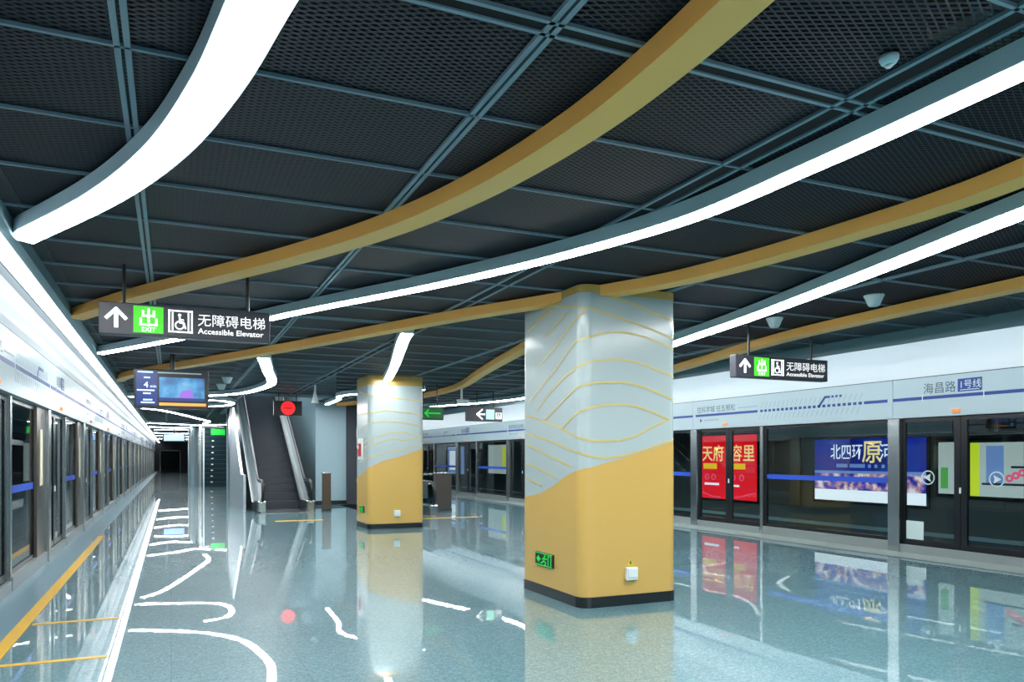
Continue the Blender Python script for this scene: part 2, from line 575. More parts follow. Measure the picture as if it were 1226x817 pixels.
# rear, far end, tracks
struct('wall_rear', MB().box(XL - 3.2, XR + 3.2, Y0 - 0.3, Y0, -1.3, 4.4), 'pale_wall')
struct('wall_far', MB().box(XL - 3.2, XR + 3.2, Y1, Y1 + 0.3, -1.3, 4.4), 'dark_wall')
struct('wall_track_left', MB().box(-4.7, -4.5, Y0, Y1, -1.3, 4.4), 'track_wall')
struct('wall_track_right', MB().box(13.52, 13.72, Y0, Y1, -1.3, 4.4), 'track_wall')
struct('floor_track', MB().box(-4.5, XL - 0.25, Y0, Y1, -1.3, -1.2).box(XR + 0.25, 13.52, Y0, Y1, -1.3, -1.2), 'track_bed')
struct('trim_8', MB().box(13.0, 13.5, Y0, 14.2, 2.02, 2.5).box(12.75, 13.5, Y0, Y1, 2.50, 3.1), 'track_duct')
struct('trim_9', MB().box(13.42, 13.52, Y0, Y1, 0.02, 0.09), 'track_duct')
struct('trim_10', MB().box(-4.5, -3.8, Y0, Y1, 2.35, 2.9), 'track_duct')

# ------------------------------------------------------------------ cove lights
k = thing('cove_light', 'straight bright light strip running along the left wall cove', 'light', (CXL, Y0, 3.24))
obj('housing', MB().box(-1.36, CXL - 0.02, Y0, Y1, 3.245, 3.33), 'board', k)
obj('diffuser', MB().box(-1.335, -1.175, Y0, Y1, 3.236, 3.246), 'cove_diffuser', k)
k = obj('cove_tube', MB().tube([(-1.45, Y0, 3.42), (-1.45, Y1, 3.42)], 0.022, 8), 'cove_tube')
tag(k, 'hidden lamp tube behind the left cove strip lighting the white wall', 'light', kind='thing')
k = obj('cove_tube', MB().tube([(9.60, Y0, 3.44), (9.60, Y1, 3.44)], 0.03, 8), 'cove_tube_right')
tag(k, 'hidden lamp tube behind the right cove board lighting the white wall', 'light', kind='thing')

# ------------------------------------------------------------------ ceiling ribbons
ZB = 3.225
def light_ribbon(pts, wdt, label, group=None):
    p = smooth_path(pts)
    k = thing('ribbon_light', label, 'light', (p[0][0], p[0][1], ZB), group)
    obj('housing', MB().ribbon(p, wdt + 0.036, ZB + 0.004, ZC - 0.0125), 'alu', k)
    obj('diffuser', MB().ribbon(p, wdt, ZB - 0.004, ZB + 0.006), 'diffuser', k)
    return k
def fin(pts, wdt, label):
    p = smooth_path(pts)
    k = obj('ceiling_fin', MB().ribbon(p, wdt, ZB, ZC - 0.0125), 'yellow')
    return tag(k, label, 'ceiling fin', 'curved yellow ceiling fins', 'thing')

light_ribbon([(0.62, -2.0), (0.60, 0.0), (0.52, 1.4), (0.40, 2.3), (0.30, 2.95), (0.18, 3.72), (-0.04, 4.62), (-0.42, 5.62), (-1.07, 6.92)], 0.19,
             'wide bright curved light sweeping across the top left of the ceiling to the left cove')
light_ribbon([(2.7, -4.5), (3.1, -2.5), (3.32, 0.0), (3.38, 2.1), (3.38, 3.3), (3.33, 4.35), (3.06, 5.36), (2.71, 6.29), (2.24, 7.32), (1.64, 8.46), (1.10, 9.56), (0.2, 11.55), (-0.28, 12.5), (-0.77, 13.42), (-1.07, 13.98)], 0.135,
             'long curved light between the two nearer yellow fins, ending behind the big hanging sign')
light_ribbon([(4.3, -4.5), (4.6, -1.0), (5.0, 1.8), (5.34, 3.33), (5.62, 4.35), (5.93, 5.5), (6.34, 7.15), (6.78, 9.28), (7.6, 12.8), (8.6, 16.8), (9.1, 19.4), (8.75, 21.6), (7.9, 24.0), (7.1, 26.6), (6.8, 29)], 0.21,
             'long light at the upper right between the second yellow fin and the right cove')
light_ribbon([(2.92, 10.0), (3.06, 10.7), (3.27, 11.6), (3.78, 13.8), (4.28, 16.15)], 0.15,
             'short straight light running into the top of the farther column')
light_ribbon([(1.42, 13.45), (1.55, 14.3), (1.72, 15.5), (2.0, 17.3), (2.07, 18.7), (1.72, 20.9), (0.95, 22.2), (0.1, 22.9), (-0.6, 23.3), (-1.06, 23.5)], 0.18,
             'hooked light bending back to the left above the screen, left of the red sign')
light_ribbon([(5.7, 18.1), (4.95, 19.1), (4.49, 20.0), (4.22, 21.0), (4.42, 22.2), (4.5, 24.4)], 0.12,
             'thin kinked light just left of the farther column')
light_ribbon([(-1.06, 27.6), (0.2, 27.2), (1.13, 26.9), (1.62, 26.2), (1.72, 25.2), (1.5, 24.3), (0.9, 23.9)], 0.16,
             'small hooked light above the left side of the escalator')
light_ribbon([(-0.9, 28.8), (-0.27, 30.0), (0.5, 33.0), (1.2, 36.2), (1.6, 38.2), (1.5, 40.5)], 0.16,
             'slanting light line seen under the hanging screen')
far_lab = 'distant curved light across the far end of the ceiling above the corridor'
for pts in ([(-1.06, 41), (0.3, 42.0), (1.2, 43), (2.6, 41.8)], [(-1.06, 46), (0.0, 47.2), (1.0, 46.4)], [(-0.9, 51), (0.4, 50.2), (1.8, 51.6)], [(-1.06, 57), (0.4, 58.6), (2.0, 57)], [(-1.0, 65), (1.0, 66.5), (2.8, 64)], [(-1.0, 75), (1.4, 77), (3.0, 76)]):
    light_ribbon(pts, 0.2, far_lab, 'distant ceiling lights')

fin([(2.05, -4.5), (1.7, -2.0), (1.72, 0.0), (1.88, 1.7), (1.955, 2.65), (1.94, 3.5), (1.79, 4.5), (1.50, 5.5), (1.03, 6.55), (0.40, 7.72), (-0.36, 9.1), (-1.07, 10.6)], 0.19,
    'yellow fin sweeping from the top centre down to the big hanging sign')
fin([(3.2, -4.5), (3.9, -1.5), (4.45, 1.5), (4.72, 2.95), (4.77, 3.55), (4.745, 4.1), (4.69, 4.8), (4.57, 5.6), (4.35, 6.36), (3.70, 7.72), (3.2, 8.72), (2.55, 10.22), (1.72, 12.2), (0.62, 14.6), (-0.1, 16.1), (-0.75, 17.6), (-1.07, 18.9)], 0.19,
    'long yellow fin passing through the top corner of the nearer column')
fin([(6.4, -4.5), (7.1, -1.0), (7.55, 2.5), (7.74, 4.8), (7.82, 6.3), (7.97, 7.95), (8.3, 9.6), (8.75, 11.4), (9.2, 13.2), (9.45, 14.3)], 0.22,
    'yellow fin at the right, nearest the right platform wall')
fin([(4.72, 8.35), (4.88, 9.6), (5.07, 10.8), (5.36, 12.4), (5.78, 14.5), (6.28, 16.8), (6.46, 18.6), (6.43, 20.35), (5.9, 22.6), (5.0, 25.0)], 0.19,
    'short curling yellow fin seen between the two columns')

# ------------------------------------------------------------------ columns
def resample(pts, n=8):
    return smooth_path(pts, n)

def column(x0, x1, y0, y1, r, ztop, bound, lines, lab, cap):
    # perimeter from the far end of the left face, round the near corner, along the front, ...
    corners = [((x0 + r, y0 + r), PI), ((x1 - r, y0 + r), 1.5 * PI), ((x1 - r, y1 - r), 0.0), ((x0 + r, y1 - r), 0.5 * PI)]
    P = [(x0, y1 - r)]
    tn = [(-1, 0)]
    for (cx, cy), a0 in corners:
        for i in range(15):
            a = a0 + PI / 2 * i / 14
            P.append((cx + r * math.cos(a), cy + r * math.sin(a))); tn.append((math.cos(a), math.sin(a)))
    T = [r]                      # measured t runs from (x0, y1); the arc start is r further on
    for a, b in zip(P, P[1:]):
        T.append(T[-1] + math.hypot(b[0] - a[0], b[1] - a[1]))
    per = T[-1] - T[0]
    def pos(t, off):
        t = T[0] + (t - T[0]) % per
        for i in range(len(T) - 1):
            if t <= T[i + 1] + 1e-9:
                q = (t - T[i]) / max(1e-9, T[i + 1] - T[i])
                p = [P[i][j] * (1 - q) + P[i + 1][j] * q for j in (0, 1)]
                n = Vector([tn[i][j] * (1 - q) + tn[i + 1][j] * q for j in (0, 1)]).normalized()
                return p[0] + n.x * off, p[1] + n.y * off
        return P[-1]
    k = thing('column', lab, 'column', ((x0 + x1) / 2, (y0 + y1) / 2, 0))
    obj('shaft', MB().prism(P, 'z', 0.10, ztop), 'white_col', k)
    sk = [pos(T[0] + per * i / 120, 0.012) for i in range(120)]
    obj('skirting', MB().prism(sk, 'z', 0.0, 0.11), 'skirt', k)
    # painted shells: thin closed sheets just proud of the shaft
    def shell(f0, f1, off, n=160):
        m_ = MB()
        V = []
        for i in range(n):
            t = T[0] + per * i / n
            o_ = pos(t, off)
            V.append((m_.bm.verts.new((*o_, f0(t))), m_.bm.verts.new((*o_, f1(t)))))
        for i in range(n):
            a, b = V[i], V[(i + 1) % n]
            m_.bm.faces.new([a[0], b[0], b[1], a[1]])
        return m_
    half = per / 2
    bl = bound
    def fb(t):
        t = T[0] + (t - T[0]) % per
        t = t % half if t >= half + bl[0][0] else t
        if t <= bl[0][0]: 
            return bl[0][1]
        for (a, za), (b, zb) in zip(bl, bl[1:]):
            if t <= b:
                q = (t - a) / (b - a); return za + (zb - za) * q
        # fall back to the start of the next face
        q = min(1.0, (t - bl[-1][0]) / max(0.05, half + bl[0][0] - bl[-1][0]))
        return bl[-1][1] + (bl[0][1] - bl[-1][1]) * q
    obj('yellow_base', shell(lambda t: 0.10, fb, 0.003), 'yellow_col', k, True)
    obj('yellow_cap', shell(lambda t: cap, lambda t: ztop, 0.003), 'yellow_col', k, True)
    for ln_ in lines:
        for sh in (0.0, half):
            m_ = MB()
            p = resample(ln_, 24)
            V = []
            for i, q in enumerate(p):
                a, b = Vector(p[max(i - 1, 0)]), Vector(p[min(i + 1, len(p) - 1)])
                tt = (b - a).normalized()
                n_ = Vector((-tt.y, tt.x)) * 0.0105
                c0, c1 = Vector(q) + n_, Vector(q) - n_
                V.append([m_.bm.verts.new((*pos(c.x + sh, 0.005), min(c.y, ztop - 0.01))) for c in (c0, c1)])
            for a, b in zip(V, V[1:]):
                m_.bm.faces.new([a[0], b[0], b[1], a[1]])
            obj('wave_line', m_, 'wave', k, True)
    return k

c1_lines = [
 [(0.47, 3.121), (0.753, 3.211), (1.045, 3.171), (1.365, 3.101), (1.573, 3.072), (1.898, 2.998), (2.178, 2.94), (2.57, 2.83)],
 [(1.734, 3.23), (2.037, 3.168), (2.292, 3.092), (2.57, 3.02)],
 [(0.641, 1.97), (0.993, 2.124), (1.319, 2.256), (1.45, 2.294), (1.626, 2.325), (1.843, 2.336), (2.065, 2.322), (2.292, 2.263), (2.57, 2.165)],
 [(0.411, 2.084), (0.725, 2.242), (1.045, 2.387), (1.319, 2.466), (1.473, 2.517), (1.626, 2.553), (1.816, 2.575), (2.037, 2.563), (2.292, 2.504), (2.57, 2.42)],
 [(0.231, 2.199), (0.585, 2.366), (0.914, 2.521), (1.271, 2.718), (1.473, 2.778), (1.707, 2.844), (1.898, 2.862), (2.122, 2.841), (2.35, 2.784), (2.57, 2.72)],
 [(1.045, 1.868), (1.221, 1.944), (1.45, 2.039), (1.626, 2.081), (1.816, 2.101), (2.065, 2.089), (2.264, 2.034), (2.5, 1.951)],
 [(0.138, 2.046), (0.585, 1.96), (1.045, 1.856), (1.365, 1.763), (1.546, 1.723), (1.816, 1.725), (2.037, 1.768), (2.235, 1.854), (2.5, 1.965)],
 [(0.47, 2.594), (0.914, 2.766), (1.221, 2.926), (1.473, 3.044)],
 [(0.641, 2.903), (0.914, 2.999), (1.172, 3.088)],
 [(0.169, 3.025), (0.411, 3.079), (0.585, 3.127), (0.78, 3.181)],
 [(0.138, 1.834), (0.585, 1.765), (0.861, 1.715), (1.365, 1.601), (1.626, 1.547), (1.843, 1.561), (2.065, 1.602), (2.321, 1.675), (2.57, 1.75)],
 [(0.13, 1.72), (0.585, 1.605), (0.967, 1.518), (1.246, 1.453)],
 [(0.13, 1.483), (0.585, 1.402), (0.914, 1.322)],
 [(0.13, 1.31), (0.528, 1.231)],
]
c1_bound = [(0.13, 1.085), (0.528, 1.146), (0.861, 1.247), (1.121, 1.351), (1.365, 1.415), (1.626, 1.473), (1.898, 1.543), (2.178, 1.614), (2.57, 1.73)]
column(3.83, 5.02, 6.81, 8.28, 0.12, ZC - 0.0125, c1_bound, c1_lines, 'nearer white column with gold wave lines and a yellow lower part', 3.25)
c2_lines = [
 [(0.464, 2.502), (1.277, 2.519), (1.535, 2.579), (1.773, 2.553), (2.111, 2.528), (2.5, 2.453)],
 [(0.357, 3.03), (1.277, 2.889), (1.869, 2.837), (2.5, 2.787)],
 [(0.357, 2.178), (1.277, 2.301), (1.535, 2.337), (2.014, 2.3), (2.5, 2.205)],
 [(0.571, 1.834), (1.277, 1.963), (1.63, 2.083), (2.014, 2.088), (2.5, 1.952)],
 [(0.357, 1.692), (1.277, 1.824), (1.677, 1.957), (2.014, 1.923), (2.5, 2.071)],
 [(0.357, 1.449), (1.277, 1.57), (1.677, 1.687), (2.014, 1.735), (2.5, 1.904)],
]
c2_bound = [(0.13, 1.09), (0.6, 1.18), (1.251, 1.361), (1.487, 1.477), (1.869, 1.57), (2.16, 1.665), (2.58, 1.82)]
column(3.88, 5.12, 16.22, 17.45, 0.12, ZC - 0.0125, c2_bound, c2_lines, 'farther white column with a yellow lower part, beside the escalators', 3.12)

# fittings on the columns
UX, UY = Vector((1, 0, 0)), Vector((0, 1, 0))
UZ = Vector((0, 0, 1))
def exit_plate(x, ya, yb, z0, z1, lab):
    """green running-man plate on a column's left face (faces -x)"""
    U = -UY
    o = Vector((x, yb, z0)); W = yb - ya; H = z1 - z0
    k = thing('exit_plate', lab, 'exit sign', (x, (ya + yb) / 2, z0))
    obj('backing', MB().rect(o, U, UZ, 0, W, 0, H, 0.02), 'black_plastic', k)
    m_ = MB()
    o2 = o + Vector((-0.02, 0, 0))
    m_.rect(o2, U, UZ, W * 0.12, W * 0.3, H * 0.42, H * 0.58, 0.003)
    m_.plate(o2, U, UZ, [(W * 0.08, H * 0.5), (W * 0.22, H * 0.78), (W * 0.22, H * 0.22)], 0.003)
    m_.disc(o2 + U * W * 0.56 + UZ * H * 0.78, U, UZ, H * 0.09, 0.003, 12)
    m_.stroke(o2, U, UZ, [(W * 0.55, H * 0.68), (W * 0.5, H * 0.42), (W * 0.62, H * 0.28), (W * 0.58, H * 0.12)], H * 0.09, 0.003)
    m_.stroke(o2, U, UZ, [(W * 0.5, H * 0.42), (W * 0.42, H * 0.25), (W * 0.34, H * 0.22)], H * 0.09, 0.003)
    m_.stroke(o2, U, UZ, [(W * 0.42, H * 0.5), (W * 0.5, H * 0.64), (W * 0.62, H * 0.55), (W * 0.68, H * 0.6)], H * 0.07, 0.003)
    m_.rect(o2, U, UZ, W * 0.74, W * 0.77, H * 0.15, H * 0.85, 0.003).rect(o2, U, UZ, W * 0.9, W * 0.93, H * 0.15, H * 0.85, 0.003).rect(o2, U, UZ, W * 0.74, W * 0.93, H * 0.82, H * 0.86, 0.003)
    obj('pictogram', m_, 'exit_green', k)
    m_ = MB()
    for u0, u1, v0, v1 in ((0.02, 0.98, 0.03, 0.09), (0.02, 0.98, 0.91, 0.97)):
        m_.rect(o2, U, UZ, W * u0, W * u1, H * v0, H * v1, 0.002)
    obj('green_border', m_, 'exit_green', k)
exit_plate(3.826, 7.42, 7.85, 0.33, 0.48, 'green exit plate low on the left face of the nearer column')
exit_plate(3.876, 16.62, 17.0, 0.33, 0.48, 'green exit plate low on the left face of the farther column')
def socket(x, y, z, lab):
    o = Vector((x, y, z))
    k = thing('socket_box', lab, 'power socket', (x, y, z))
    obj('box', MB().box(x - 0.07, x + 0.07, y - 0.045, y, z, z + 0.135, 0.008), 'white_plastic', k)
    obj('flap', MB().box(x - 0.055, x + 0.055, y - 0.055, y - 0.045, z + 0.03, z + 0.12, 0.003), 'white_plastic', k)
    m_ = MB().plate((x, y, z + 0.15), UX, UZ, [(-0.045, 0), (0.045, 0), (0, 0.075)], 0.003)
    obj('warning_triangle', m_, 'ad_lime_paint', k)
    m_ = MB().stroke((x, y - 0.003, z + 0.158), UX, UZ, [(0.004, 0.042), (-0.01, 0.022), (0.008, 0.022), (-0.004, 0.004)], 0.008, 0.002)
    obj('flash_symbol', m_, 'skirt', k)
M['ad_lime_paint'] = mat('warning_yellow', (206, 190, 60), 0.4)
socket(4.41, 6.805, 0.262, 'white socket box under a warning triangle on the nearer column')
socket(4.50, 16.215, 0.262, 'white socket box under a warning triangle on the farther column')
k = thing('alarm_box', 'small red alarm box on the left face of the farther column', 'alarm', (3.88, 17.0, 1.6))
obj('box', MB().box(3.82, 3.874, 16.9, 17.05, 1.58, 1.86, 0.006), 'red_paint', k)
obj('label_plate', MB().box(3.815, 3.821, 16.92, 17.03, 1.74, 1.82), 'white_plastic', k)
obj('backplate', MB().box(3.866, 3.874, 16.66, 17.2, 1.5, 1.98), 'white_plastic', k)

# ------------------------------------------------------------------ platform screen doors
def door_unit(H, pitch, end_panel):
    """local: post at y 0, door opening to y -2.15, fixed glazing on to y -pitch; faces -x"""
    k = thing('platform_screen_door', 'x', 'platform door', (0, 0, 0))
    obj('post', MB().box(-0.05, 0.10, -0.11, 0.11, 0, H, 0.008), 'steel', k)
    obj('post', MB().box(-0.02, 0.10, -2.20, -2.12, 0, H, 0.005), 'steel', k)
    obj('kick_plate', MB().box(-0.03, 0.10, -pitch + 0.11, -2.20, 0, 0.16, 0.004).box(-0.03, 0.02, -2.12, -0.11, 0, 0.13, 0.004), 'edge_metal', k)
    a = -2.12
    for j, (y0, y1, meet) in enumerate(((-1.115, -0.115, -1), (-2.115, -1.125, 1))):
        lf = obj('door_leaf', MB().box(0.03, 0.07, y0, y0 + (0.10 if meet < 0 else 0.05), 0.13, H).box(0.03, 0.07, y1 - (0.10 if meet > 0 else 0.05), y1, 0.13, H)
                 .box(0.03, 0.07, y0 + 0.05, y1 - 0.05, 0.13, 0.22).box(0.03, 0.07, y0 + 0.05, y1 - 0.05, H - 0.07, H), 'frame_black', k)
        obj('glass_pane', MB().box(0.045, 0.055, y0 + 0.05, y1 - 0.05, 0.2, H - 0.05), 'glass', lf)
        yc = (y0 + y1) / 2 - 0.05 * meet
        em = MB()
        U = -UY
        o = Vector((0.044, yc, 1.23))
        em.disc(o, U, UZ, 0.115, 0.004, 28, 0.098)
        d = -1 if meet < 0 else 1
        em.plate(o, U, UZ, [(d * 0.07, 0.0), (-d * 0.05, 0.065), (-d * 0.03, 0.0), (-d * 0.05, -0.065)], 0.004)
        obj('arrow_emblem', em, 'emblem', lf)
    obj('lock_handle', MB().box(0.015, 0.03, -1.135, -1.105, 1.0, 1.09, 0.003), 'white_plastic', k)
    fx0 = -pitch + 0.11
    fx1 = -2.20
    if end_panel:
        # solid bronze leaf next to the following post, with a pale instruction strip
        obj('end_panel', MB().box(0.0, 0.09, fx0, fx0 + 0.75, 0.16, H, 0.004), 'bronze', k)
        obj('instruction_strip', MB().box(-0.006, 0.0, fx0 + 0.28, fx0 + 0.50, 1.15, 1.95), 'cream', k)
        fx0 += 0.75
    mid = (fx0 + fx1) / 2
    for a, b in ((fx0, fx1),):
        fr = obj('fixed_frame', MB().box(0.03, 0.08, a, a + 0.06, 0.16, H).box(0.03, 0.08, b - 0.06, b, 0.16, H).box(0.03, 0.08, a + 0.06, b - 0.06, 0.16, 0.22).box(0.03, 0.08, a + 0.06, b - 0.06, H - 0.06, H), 'frame_black', k)
        obj('glass_pane', MB().box(0.045, 0.055, a + 0.06, b - 0.06, 0.2, H - 0.05), 'glass', fr)
        obj('blue_band', MB().box(0.040, 0.044, a + 0.06, b - 0.06, 1.12, 1.21), 'blue_band', fr)
    return k
M['edge_metal'] = mat('kick_plate_steel', (150, 160, 162), 0.35, 0.6)
M['emblem'] = mat('emblem_white', (200, 214, 214), 0.5)

RPOST = [3.64, 8.92] + [14.20 + 5.28 * i for i in range(14)]
LP = 5.0
LPOST = [13.2 + LP * i for i in range(16)]
def strip_emblems(root):
    for e in [x for x in bpy.data.objects if x.name.startswith('arrow_emblem') and x.parent and x.parent.parent == root]:
        bpy.data.objects.remove(e)
right = door_unit(HR, 5.28, False)
left = door_unit(HL, LP, True)
strip_emblems(left)
rlab = {0: 'nearest platform door bay on the right wall, just past the edge of the picture',
        1: 'platform door bay with round arrow emblems on its leaves beside a tall silver post',
        2: 'platform door bay whose two leaves show the red poster behind',
        3: 'platform door bay hidden mostly by the nearer column on the right wall',
        4: 'platform door bay seen between the columns, the one nearest the nearer column',
        5: 'platform door bay seen between the columns, with a pale poster behind'}
for i, yy in enumerate(RPOST):
    o = right if i == 0 else copy_tree(right)
    o.location = (XR, yy, 0)
    if i > 1:
        strip_emblems(o)
    o['label'] = rlab.get(i, 'distant platform door bay far along the right wall behind the farther column')
    o['group'] = 'platform doors on the right wall'
llab = {0: 'first whole platform door bay on the left wall past the pale instruction strip',
        1: 'second platform door bay on the left wall, counting from the nearest',
        2: 'third platform door bay on the left wall, counting from the nearest',
        3: 'fourth platform door bay on the left wall, counting from the nearest'}
for i, yy in enumerate(LPOST):
    o = left if i == 0 else copy_tree(left)
    # rotated half a turn: faces +x, its door opening runs to +y from the post
    o.location = (XL, yy, 0)
    o.rotation_euler = (0, 0, PI)
    o['label'] = llab.get(i, 'distant platform door bay in the narrowing row along the left wall')
    o['group'] = 'platform doors on the left wall'

# the bay before the first left post carries fixed glazing that belongs to a bay starting at y 8.2
o = copy_tree(left); o.location = (XL, 8.2, 0); o.rotation_euler = (0, 0, PI)
o['label'] = 'platform door bay cut by the left picture edge, a pale strip on its bronze panel'
# ------------------------------------------------------------------ header panels with the line map
def header(side, ypost, pitch, kind, label, group):
    s = -1 if side == 'R' else 1
    X = XR if side == 'R' else XL
    H, G = (HR, GR) if side == 'R' else (HL, GL)
    ya, yb = ypost - pitch, ypost
    U = -UY if side == 'R' else UY
    xf = X + s * 0.06                    # front face
    k = thing('header_panel', label, 'header panel', (X, (ya + yb) / 2, H), group)
    g = 0.004
    x0, x1 = sorted((xf, X - s * 0.25))
    obj('panel', MB().box(x0, x1, ya + g, yb - g, H, G - 0.012, 0.004), 'header', k)
    zb = H + (G - H) * 0.47
    o = Vector((xf, 0, 0))
    def yu(y):                           # world y -> distance along U
        return -y if side == 'R' else y
    def r_(m_, y0, y1, z0, z1, th=0.003):
        u0, u1 = sorted((yu(y0), yu(y1)))
        m_.rect(o, U, UZ, u0, u1, z0, z1, th)
    lw = 0.05
    dc = (ypost - 1.12) if side == 'R' else (ypost - pitch + 1.12)
    if kind == 'map':
        m_ = MB()
        sgn = -1 if side == 'R' else 1
        st = yb - 0.1 if side == 'R' else ya + 0.1
        r_(m_, st, st + sgn * 2.0, zb - lw / 2, zb + lw / 2)
        n = 22
        for i in range(n):
            y0 = st + sgn * (2.08 + i * 0.115)
            r_(m_, y0, y0 + sgn * 0.07, zb - lw / 2, zb + lw / 2)
        e0 = st + sgn * (2.08 + n * 0.115)
        r_(m_, e0, yb - pitch + 0.1 if side == 'R' else ya + pitch - 0.1, zb - lw / 2, zb + lw / 2)
        # the branch
        u = yu(st + sgn * 3.75)
        m_.stroke(o, U, UZ, [(u - 0.14, zb), (u, zb + 0.16), (u + 0.10, zb + 0.16)], 0.04, 0.003)
        for i in range(3):
            m_.rect(o, U, UZ, u + 0.15 + i * 0.09, u + 0.20 + i * 0.09, zb + 0.14, zb + 0.18, 0.003)
        obj('line_strip', m_, 'blue', k)
        m_ = MB()
        for i in range(n):               # fine station names, too small to read
            u = yu(st + sgn * (2.1 + i * 0.115))
            m_.stroke(o, U, UZ, [(u, zb + 0.06), (u + 0.06, zb + 0.17)], 0.012, 0.002)
            m_.stroke(o, U, UZ, [(u, zb - 0.06), (u - 0.06, zb - 0.17)], 0.012, 0.002)
        obj('station_ticks', m_, 'seam_pale', k)
        u0 = yu(st + sgn * 0.05)
        m_ = MB().text('往科学城 往五根松', o + U * u0 + UZ * (zb + 0.07), U, UZ, 0.155, 0.003, 0.0)
        m_.text('▶', o + U * (u0 + 0.1) + UZ * (zb - 0.15), U, UZ, 0.1, 0.003)
        obj('lettering', m_, 'ink', k)
        m_ = MB().rect(o, U, UZ, u0 + 1.35, u0 + 1.95, zb + 0.09, zb + 0.115, 0.002).rect(o, U, UZ, u0 + 0.25, u0 + 0.75, zb - 0.13, zb - 0.10, 0.002)
        obj('small_print', m_, 'seam_pale', k)
    else:
        m_ = MB()
        r_(m_, ya + g, yb - g, zb - lw / 2, zb + lw / 2)
        u = yu(dc)
        m_.rect(o, U, UZ, u + 0.02, u + 0.40, zb + 0.055, zb + 0.25, 0.003)
        obj('line_strip', m_, 'blue', k)
        m_ = MB().text('海昌路', o + U * (u - 0.56) + UZ * (zb + 0.075), U, UZ, 0.185, 0.003, 0.0)
        obj('lettering', m_, 'ink', k)
        m_ = MB().text('1号线', o + U * (u + 0.045) + UZ * (zb + 0.11), U, UZ, 0.14, 0.006, 0.0)
        m_.rect(o, U, UZ, u + 0.06, u + 0.36, zb + 0.075, zb + 0.085, 0.006)
        obj('line_number', m_, 'white_plastic', k)
        m_ = MB().rect(o, U, UZ, u - 0.58, u - 0.565, zb - 0.05, zb + 0.05, 0.005).rect(o, U, UZ, u + 0.42, u + 0.435, zb - 0.05, zb + 0.05, 0.005)
        obj('white_tick', m_, 'white_plastic', k)
    obj('indicator_lamp', MB().box(min(xf, xf + s * 0.03), max(xf, xf + s * 0.03), dc - 0.07, dc + 0.07, H + 0.045, H + 0.10, 0.01), 'lamp_amber', k)
    return k
M['seam_pale'] = mat('pale_print', (150, 172, 186), 0.5)
hl = {1: 'white header panel lettered with the station name above the arrow emblem doors',
      2: 'white header panel with dotted blue line map and branch above the red poster',
      4: 'white header panel with blue line seen between the columns, nearer one',
      5: 'white header panel with blue line seen between the columns, farther one'}
for i, yy in enumerate(RPOST):
    header('R', yy, 5.28, 'map' if i % 2 == 0 else 'name', hl.get(i, 'white header panel with blue line above the platform doors far along the right wall' if i > 2 else 'white header panel with blue line beyond the right edge of the picture'), 'header panels on the right wall')
hl = {0: 'white header panel with blue line cut by the left edge of the picture',
      1: 'second white header panel with blue line along the left wall from the picture edge',
      2: 'third white header panel with blue line along the left wall from the picture edge'}
for i, yy in enumerate([8.2] + LPOST):
    header('L', yy + LP, LP, 'name' if i % 2 == 1 else 'map', hl.get(i, 'white header panel with blue line in the narrowing row along the left wall'), 'header panels on the left wall')
header('L', 8.2, LP, 'name', 'white header panel with blue line beside the camera, left wall', 'header panels on the left wall')

# paper notice on one leaf
k = obj('notice', MB().box(10.984, 10.993, 8.43, 8.74, 0.225, 0.52), 'sticker')
tag(k, 'small pale notice stuck low on the glass beside the tall silver post', 'notice', kind='thing')

# ------------------------------------------------------------------ adverts on the track wall
U, WX = -UY, 13.50
def billboard(name, lab, y0, y1, z0, z1, base):
    """y0 > y1: left edge, right edge as seen"""
    k = thing(name, lab, 'advert', (WX, (y0 + y1) / 2, z0))
    obj('frame', MB().box(WX - 0.02, WX + 0.02, y1 - 0.06, y0 + 0.06, z0 - 0.06, z1 + 0.06, 0.01), 'frame_black', k)
    o = Vector((WX - 0.02, y0, z0))
    W, H = y0 - y1, z1 - z0
    obj('lit_face', MB().rect(o, U, UZ, 0, W, 0, H, 0.006), base, k)
    return k, o + Vector((-0.006, 0, 0)), W, H
k, o, W, H = billboard('light_box_poster', 'lit red poster behind the platform doors', 17.4, 15.0, 0.44, 2.14, 'ad_red')
obj('title', MB().text('天府', o + U * 0.24 + UZ * 1.05, U, UZ, 0.46, 0.004, 0.01).text('容里', o + U * 1.42 + UZ * 1.05, U, UZ, 0.46, 0.004, 0.01), 'ad_cream', k)
obj('yellow_bar', MB().rect(o, U, UZ, 0.3, 0.86, 0.80, 0.95, 0.004).rect(o, U, UZ, 1.5, 1.98, 0.80, 0.95, 0.004), 'ad_yellow', k)
m_ = MB()
for uu in (0.45, 0.72, 1.52, 1.84):
    m_.disc(o + U * uu + UZ * 0.58, U, UZ, 0.09, 0.004, 16, 0.06)
m_.stroke(o, U, UZ, [(0.05, 0.18), (0.4, 0.12), (0.7, 0.05), (1.0, 0.05)], 0.025, 0.004).stroke(o, U, UZ, [(1.4, 0.05), (1.8, 0.08), (2.1, 0.16), (2.35, 0.2)], 0.025, 0.004)
obj('ornament', m_, 'ad_pink', k)
obj('small_print', MB().rect(o, U, UZ, 0.35, 0.95, 0.36, 0.42, 0.004).rect(o, U, UZ, 1.42, 1.75, 0.34, 0.39, 0.004), 'ad_white', k)

